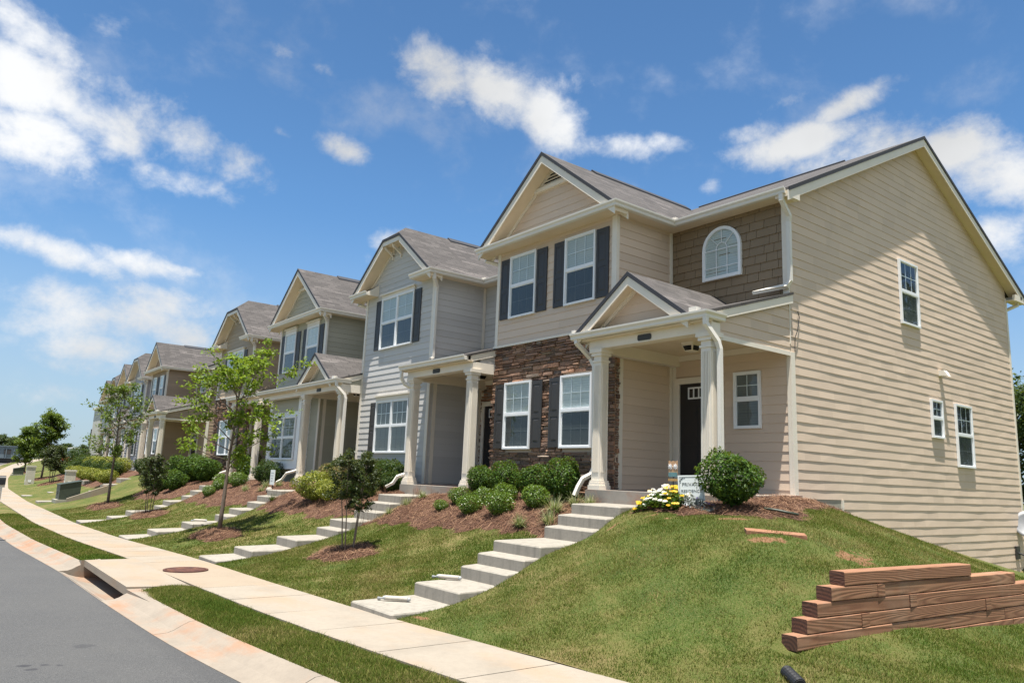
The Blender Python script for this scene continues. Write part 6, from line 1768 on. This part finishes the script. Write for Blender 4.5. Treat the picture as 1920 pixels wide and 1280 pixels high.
# ------------------------------------------------------------------ small things by the porch
def text(body, size, M, u, z, d, parent, name='lettering'):
    cu = bpy.data.curves.new('text', 'FONT'); cu.body = body; cu.size = size; cu.align_x = 'CENTER'; cu.extrude = 0.0008
    tmp = bpy.data.objects.new('text', cu); COL.objects.link(tmp)
    me = bpy.data.meshes.new_from_object(tmp.evaluated_get(bpy.context.evaluated_depsgraph_get()))
    bpy.data.objects.remove(tmp)
    me.materials.clear(); me.materials.append(MAT['ink'])
    o = bpy.data.objects.new(name, me); COL.objects.link(o); o.parent = parent
    return o
def private_sign():
    x, y = -7.07, 8.86; z = Hs(x, y)+0.03; tz = R(12)
    t = empty('yard_sign', (x, y, z), 'small white sign lettered PRIVATE RESIDENCE behind the pansies', 'sign')
    t.rotation_euler = (0, R(-3), 0.55)
    def part(name, fn, mat):
        m = MB(); fn(m); me = m.build(name, mat); me.parent = t; return me
    b = part('board', lambda m: m.box(-0.185, 0.185, -0.008, 0.008, 0.08, 0.44), MAT['sign'])
    part('stake', lambda m: m.box(-0.012, 0.012, 0.009, 0.03, -0.15, 0.40), MAT['iron'])
    def rim(m):
        for (a, c, p, q) in ((-0.165, 0.165, 0.412, 0.416), (-0.165, 0.165, 0.10, 0.104), (-0.165, -0.161, 0.104, 0.412), (0.161, 0.165, 0.104, 0.412)): m.box(a, c, -0.0105, -0.0085, p, q)
        for sx in (-1, 1):
            for (dx, dz, r) in ((0.135, 0.385, 0.016), (0.152, 0.36, 0.012), (0.112, 0.398, 0.011), (0.15, 0.335, 0.008), (0.09, 0.400, 0.008)):
                k = 10; a = [(sx*dx+r*math.cos(6.283*i/k)*(1 if i % 2 else 0.55), 0, dz+r*math.sin(6.283*i/k)*(1 if i % 2 else 0.55)) for i in range(k)]
                m.hull([(q[0], -0.0085, q[2]) for q in a], [(q[0], -0.0108, q[2]) for q in a])
    o = part('ornament', rim, MAT['ink']); o.parent = b
    for body, zz, s in (('PRIVATE', 0.285, 0.070), ('RESIDENCE', 0.195, 0.058)):
        o = text(body, s, None, 0, 0, 0, b); o.location = (0, -0.0092, zz); o.rotation_euler = (R(90), 0, 0)
private_sign()
def pinwheel():
    x, y = -7.55, 9.02; z = Hs(x, y)
    t = empty('garden_ornament', (x, y, z), 'little painted fence ornament with two white daisies on a stick before the black door', 'garden ornament')
    m = MB(); m.tube([(x, y, z-0.1), (x, y, z+0.62)], 0.007, 6); m.build('stick', MAT['iron'], t)
    m = MB()
    for k in range(5): m.box(x-0.085+k*0.036, x-0.058+k*0.036, y-0.012, y-0.004, z+0.46, z+0.66-0.01*(k % 2))
    m.build('pickets', m_plain('ornament_peach', (0.55, 0.33, 0.18), 0.6), t)
    m = MB(); m.box(x-0.08, x+0.085, y-0.020, y-0.0125, z+0.42, z+0.485); m.build('base_plate', m_plain('ornament_teal', (0.12, 0.24, 0.25), 0.6), t)
    m = MB(); m.box(x-0.09, x+0.10, y-0.016, y-0.008, z+0.355, z+0.395); m.build('name_board', m_plain('ornament_ochre', (0.45, 0.27, 0.10), 0.6), t)
    m = MB()
    for cx in (x-0.05, x+0.05):
        for i in range(8):
            a = 6.283*i/8; b = 6.283*(i+0.5)/8
            m.hull([(cx, y-0.014, z+0.57), (cx+0.03*math.cos(a-0.25), y-0.014, z+0.57+0.03*math.sin(a-0.25)), (cx+0.05*math.cos(a), y-0.014, z+0.57+0.05*math.sin(a)), (cx+0.03*math.cos(a+0.25), y-0.014, z+0.57+0.03*math.sin(a+0.25))], [(cx, y-0.022, z+0.57), (cx+0.03*math.cos(a-0.25), y-0.018, z+0.57+0.03*math.sin(a-0.25)), (cx+0.05*math.cos(a), y-0.018, z+0.57+0.05*math.sin(a)), (cx+0.03*math.cos(a+0.25), y-0.018, z+0.57+0.03*math.sin(a+0.25))])
    m.build('daisies', MAT['white'], t)
pinwheel()
def rock(x, y, s, label, z=None):
    rg = np.random.default_rng(5); m = MB(); n = 12; prof = []
    z = Hs(x, y) if z is None else z
    for i in range(7):
        a = math.pi*i/6; prof.append((max(0.004, s*math.sin(a)*(1+0.06*math.sin(5*a))), s*0.85-s*0.85*math.cos(a)))
    m.lathe(prof, (x, y, z), n); m.v = [(p[0]+rg.normal(0, 0.05)*s, p[1]+rg.normal(0, 0.05)*s, p[2]+rg.normal(0, 0.05)*s) for p in m.v]
    tag(m.build('garden_stone', MAT['rock'], smooth=True), label, 'stone')
rock(-8.05, 9.44, 0.085, 'pale round stone on the porch step edge beside the white sign', -0.12)
rock(-22.9, 8.55, 0.10, 'whitish round stone at the top of the sage house steps')
# garden hose end on the straw
m = MB(); pts = [(-6.15, 9.25), (-6.02, 9.36), (-5.93, 9.40), (-5.80, 9.52)]
m.tube([(a, b, Hs(a, b)+0.07) for a, b in pts], 0.018, 8); tag(m.build('garden_hose', MAT['utility'], smooth=True), 'dark green hose end lying on the straw right of the big round shrub', 'hose')

def paper(x, y, z, rot, label, loose=False):
    t = empty('newspaper', (x, y, z+0.034), label, 'newspaper', 'newspapers in plastic sleeves on the steps')
    t.rotation_euler = (0, 0, rot)
    m = MB(); m.tube([(-0.15, 0, 0), (0.15, 0, 0)], 0.030, 12); o = m.build('roll', MAT['paper'], smooth=False); o.parent = t
    m = MB(); m.tube([(-0.152, 0, 0), (-0.175, 0, 0.0), (-0.205, 0.01, -0.01), (-0.26, 0.03, -0.02)], [0.031, 0.024, 0.010, 0.026], 10); m.tube([(0.152, 0, 0), (0.175, 0, -0.005), (0.19, 0, -0.01)], [0.031, 0.026, 0.008], 10); o = m.build('sleeve', MAT['sleeve'], smooth=True); o.parent = t
paper(-8.95, 5.18, -1.625, 0.75, 'rolled newspaper in a clear sleeve on the lowest step of the nearest flight')
paper(-9.2, 6.15, -1.43, 0.6, 'rolled newspaper in a sleeve on the second step of the nearest flight')
paper(-22.3, 6.45, -1.51, 0.9, 'rolled newspaper on the wide step of the sage house flight')
m = MB(); x, y = -23.25, 8.75; z = Hs(x, y)
t = empty('notice_board', (x, y, z), 'small white notice on a stake beside the sage house porch', 'sign')
m.box(x-0.17, x+0.17, y-0.01, y+0.01, z+0.16, z+0.62); m.build('board', MAT['sign'], t)
m = MB(); m.box(x-0.015, x+0.015, y+0.012, y+0.03, z-0.1, z+0.55); m.build('stake', MAT['iron'], t)
m = MB()
for k in range(4): m.box(x-0.12+0.01*k, x+0.12-0.02*k, y-0.013, y-0.0105, z+0.52-k*0.08, z+0.53-k*0.08)
m.build('ornament', MAT['dish'], t)

# satellite dish on the end wall
def dish():
    c = Vector((-6.98, 21.5, -0.60)); t = empty('satellite_dish', (-7.1, 21.4, -1.3), 'grey satellite dish on a bent arm at the back corner of the beige end wall', 'satellite dish')
    ax = Vector((0.35, -0.85, 0.40)).normalized(); a = ax.cross(Vector((0, 0, 1))).normalized(); b = a.cross(ax)
    m = MB(); n = 24; rings = []
    for side_ in (0, 1):
        for k, r in enumerate((0.02, 0.12, 0.22, 0.30)):
            for i in range(n):
                th = 6.283*i/n; p = c+a*(r*math.cos(th))+b*(r*1.12*math.sin(th))+ax*(0.9*r*r-0.012*side_); m.v.append(tuple(p))
    for s_ in (0, 1):
        for k in range(3):
            for i in range(n):
                j = (i+1) % n; o = s_*4*n+k*n; m.f.append((o+i, o+j, o+n+j, o+n+i))
    for i in range(n):
        j = (i+1) % n; m.f.append((3*n+i, 3*n+j, 7*n+j, 7*n+i))
    m.f.append(tuple(range(n))); m.f.append(tuple(range(4*n, 5*n)))
    m.build('reflector', MAT['dish'], t, smooth=True)
    m = MB(); m.tube([(-7.12, 21.15, -1.25), (-6.95, 21.2, -1.32), (-6.75, 21.45, -1.22), tuple(c-ax*0.05)], 0.022, 8); m.box(-7.14, -7.1, 21.05, 21.25, -1.4, -1.1); m.build('arm', MAT['iron'], t)
    m = MB(); q = c+ax*0.42-b*0.12; m.tube([tuple(c-b*0.30), tuple(q-b*0.1), tuple(q)], 0.012, 6); m.tube([tuple(q), tuple(q-ax*0.1)], 0.035, 8); m.build('feed_horn', MAT['iron'], t)
dish()

# ------------------------------------------------------------------ street utilities down the row
def cabinet(x, y, w, d, h, mat, label, rz=0.0, name='utility_cabinet'):
    z = Hs(x, y); t = empty(name, (x, y, z), label, 'utility box')
    m = MB(); m.box(x-w/2-0.12, x+w/2+0.12, y-d/2-0.12, y+d/2+0.12, z-0.25, z+0.06); m.build('pad', MAT['foundation'], t)
    m = MB(); c = 0.02; m.hull([(x-w/2, y-d/2, z+0.06), (x+w/2, y-d/2, z+0.06), (x+w/2, y+d/2, z+0.06), (x-w/2, y+d/2, z+0.06)], [(x-w/2, y-d/2, z+h*0.8), (x+w/2, y-d/2, z+h*0.8), (x+w/2, y+d/2, z+h), (x-w/2, y+d/2, z+h)])
    m.build('body', mat, t)
    m = MB(); m.hull([(x-w/2-0.03, y-d/2-0.03, z+h*0.80), (x+w/2+0.03, y-d/2-0.03, z+h*0.80), (x+w/2+0.03, y+d/2+0.03, z+h+0.01), (x-w/2-0.03, y+d/2+0.03, z+h+0.01)], [(x-w/2-0.03, y-d/2-0.03, z+h*0.84), (x+w/2+0.03, y-d/2-0.03, z+h*0.84), (x+w/2+0.03, y+d/2+0.03, z+h+0.045), (x-w/2-0.03, y+d/2+0.03, z+h+0.045)]); m.build('lid', mat, t)
    m = MB(); m.box(x-0.05, x+0.05, y-d/2-0.02, y-d/2+0.0, z+0.3, z+0.45); m.build('handle', MAT['iron'], t)
cabinet(-41.1, 5.75, 1.05, 0.85, 0.9, MAT['utility'], 'squat dark green utility cabinet on the lawn with a concrete wing wall')
m = MB(); x0, y0 = -40.3, 6.35; z = Hs(x0, y0)
m.hull([(x0-0.06, y0-0.75, z-0.5), (x0+0.12, y0-0.75, z-0.5), (x0+0.12, y0+0.9, z-0.5), (x0-0.06, y0+0.9, z-0.5)], [(x0-0.06, y0-0.75, z-0.02), (x0+0.12, y0-0.75, z-0.02), (x0+0.12, y0+0.9, z+0.62), (x0-0.06, y0+0.9, z+0.62)])
m.hull([(x0-0.9, y0+0.72, z-0.4), (x0-0.06, y0+0.72, z-0.4), (x0-0.06, y0+0.9, z-0.4), (x0-0.9, y0+0.9, z-0.4)], [(x0-0.9, y0+0.72, z+0.619), (x0-0.06, y0+0.72, z+0.619), (x0-0.06, y0+0.9, z+0.619), (x0-0.9, y0+0.9, z+0.619)])
tag(m.build('wing_wall', MAT['walk']), 'pale concrete wing wall sloping down beside the green utility cabinet', 'wall')
def pedestal(x, y, w, h, label):
    z = Hs(x, y); t = empty('utility_pedestal', (x, y, z), label, 'pedestal')
    m = MB(); m.box(x-w/2, x+w/2, y-w/2, y+w/2, z-0.2, z+h); m.build('post', MAT['pedestal'], t)
    m = MB(); m.box(x-w/2-0.03, x+w/2+0.03, y-w/2-0.03, y+w/2+0.03, z+h, z+h+0.10); m.build('cap', MAT['pedestal'], t)
    m = MB(); m.box(x+w/2, x+w/2+0.012, y-0.1, y+0.08, z+0.15, z+0.3); m.box(x-0.1, x+0.08, y-w/2-0.012, y-w/2, z+0.15, z+0.3); m.build('label_plate', MAT['white'], t)
pedestal(-50.5, 7.05, 0.5, 0.85, 'beige utility pedestal with a cap just behind the green cabinet')
pedestal(-60.7, 6.1, 0.5, 1.15, 'taller beige pedestal standing by the sidewalk farther down the row')
cabinet(-75.0, 6.65, 0.8, 0.7, 0.64, MAT['utility'], 'second dark green utility cabinet, beside the far sidewalk')
def mailbox(x, y, label):
    z = float(zs(x))+0.28; t = empty('mailbox', (x, y, z), label, 'mailbox')
    m = MB(); m.box(x-0.05, x+0.05, y-0.05, y+0.05, z-0.6, z+1.0); m.box(x-0.045, x+0.045, y-0.35, y+0.1, z+0.93, z+0.999); m.build('post', MAT['trim'], t)
    m = MB(); n = 10
    pr = [(-0.10, 0.0), (0.10, 0.0), (0.10, 0.13)]+[(0.10*math.cos(math.pi*k/n), 0.13+0.10*math.sin(math.pi*k/n)) for k in range(1, n)]+[(-0.10, 0.13)]
    m.hull([(x+a, y-0.42, z+1.0+b) for a, b in pr], [(x+a, y+0.10, z+1.0+b) for a, b in pr]); m.build('box', MAT['mailbox'], t)
    m = MB(); m.box(x+0.101, x+0.110, y-0.22, y-0.18, z+1.08, z+1.24); m.build('flag', MAT['rust'], t)
mailbox(-24.0, 1.78, 'black mailbox on a post at the kerb, cut by the left edge')
def dumpster():
    x, y = -112.0, 8.3; z = float(zs(x))-0.1
    t = empty('dumpster', (x, y, z), 'big blue grey open container with a dark panel standing at the end of the road', 'dumpster')
    m = MB(); m.box(x-2.0, x+2.0, y-2.6, y+1.6, z+0.5, z+1.9); m.build('body', MAT['dumpster'], t)
    m = MB()
    for k in range(6): m.box(x+2.0, x+2.08, y-2.5+k*0.79, y-2.42+k*0.79, z+0.5, z+1.9)
    m.box(x-2.06, x+2.12, y-2.66, y+1.66, z+1.9, z+2.0); m.build('ribs', MAT['dumpster'], t)
    m = MB(); m.box(x+2.0, x+2.06, y-0.3, y+0.4, z+1.0, z+1.6); m.build('dark_panel', MAT['shutter'], t)
    m = MB(); m.box(x-1.8, x+1.9, y-2.4, y+1.4, z, z+0.5); m.build('undercarriage', MAT['black'], t)
dumpster()
def site():
    # unfinished houses at the end of the street
    for (x, y, w, d, h, rh, wall, lab) in ((-200, 28.0, 3, 2.4, 2.2, 0.3, 'wrap', 'unfinished house wrapped in white sheeting, far end of the street'), (-200, 32.0, 6, 5, 0.5, 1.2, 'grey', 'far low house with a grey roof, right of the white wrapped one'), (-200, 24.6, 4, 2.6, 0.8, 0.7, 'dumpster', 'far dark shed left of the white wrapped house')):
        z = Hs(x, y)-0.2; t = empty('distant_house', (x, y, z), lab, 'house')
        m = MB(); m.box(x-w/2, x+w/2, y-d/2, y+d/2, z, z+h); m.build('wall', MAT[wall], t)
        m = MB(); m.hull([(x-w/2-0.3, y-d/2-0.3, z+h), (x-w/2-0.3, y+d/2+0.3, z+h), (x-w/2-0.3, y, z+h+rh)], [(x+w/2+0.3, y-d/2-0.3, z+h), (x+w/2+0.3, y+d/2+0.3, z+h), (x+w/2+0.3, y, z+h+rh)]); m.build('roof', MAT['wrap'] if wall == 'wrap' else MAT['roof'], t)
        m = MB(); m.box(x+w/2, x+w/2+0.06, y-0.6, y+0.6, z+0.1, z+h*0.7); m.build('window', MAT['room'], t)
    m = MB()
    for k in range(10):
        x = -120-k*0.5; y = 14.6+k*0.32; z = Hs(x, y)
        m.hull([(x, y, z), (x-0.5, y+0.32, z), (x-0.5, y+0.35, z), (x, y+0.03, z)], [(x, y, z+0.6+0.12*math.sin(k*2)), (x-0.5, y+0.32, z+0.62-0.12*math.sin(k*3)), (x-0.5, y+0.35, z+0.62-0.12*math.sin(k*3)), (x, y+0.03, z+0.6+0.12*math.sin(k*2))])
    tag(m.build('safety_fence', MAT['orange']), 'orange plastic safety fence round the building site', 'fence')
site()
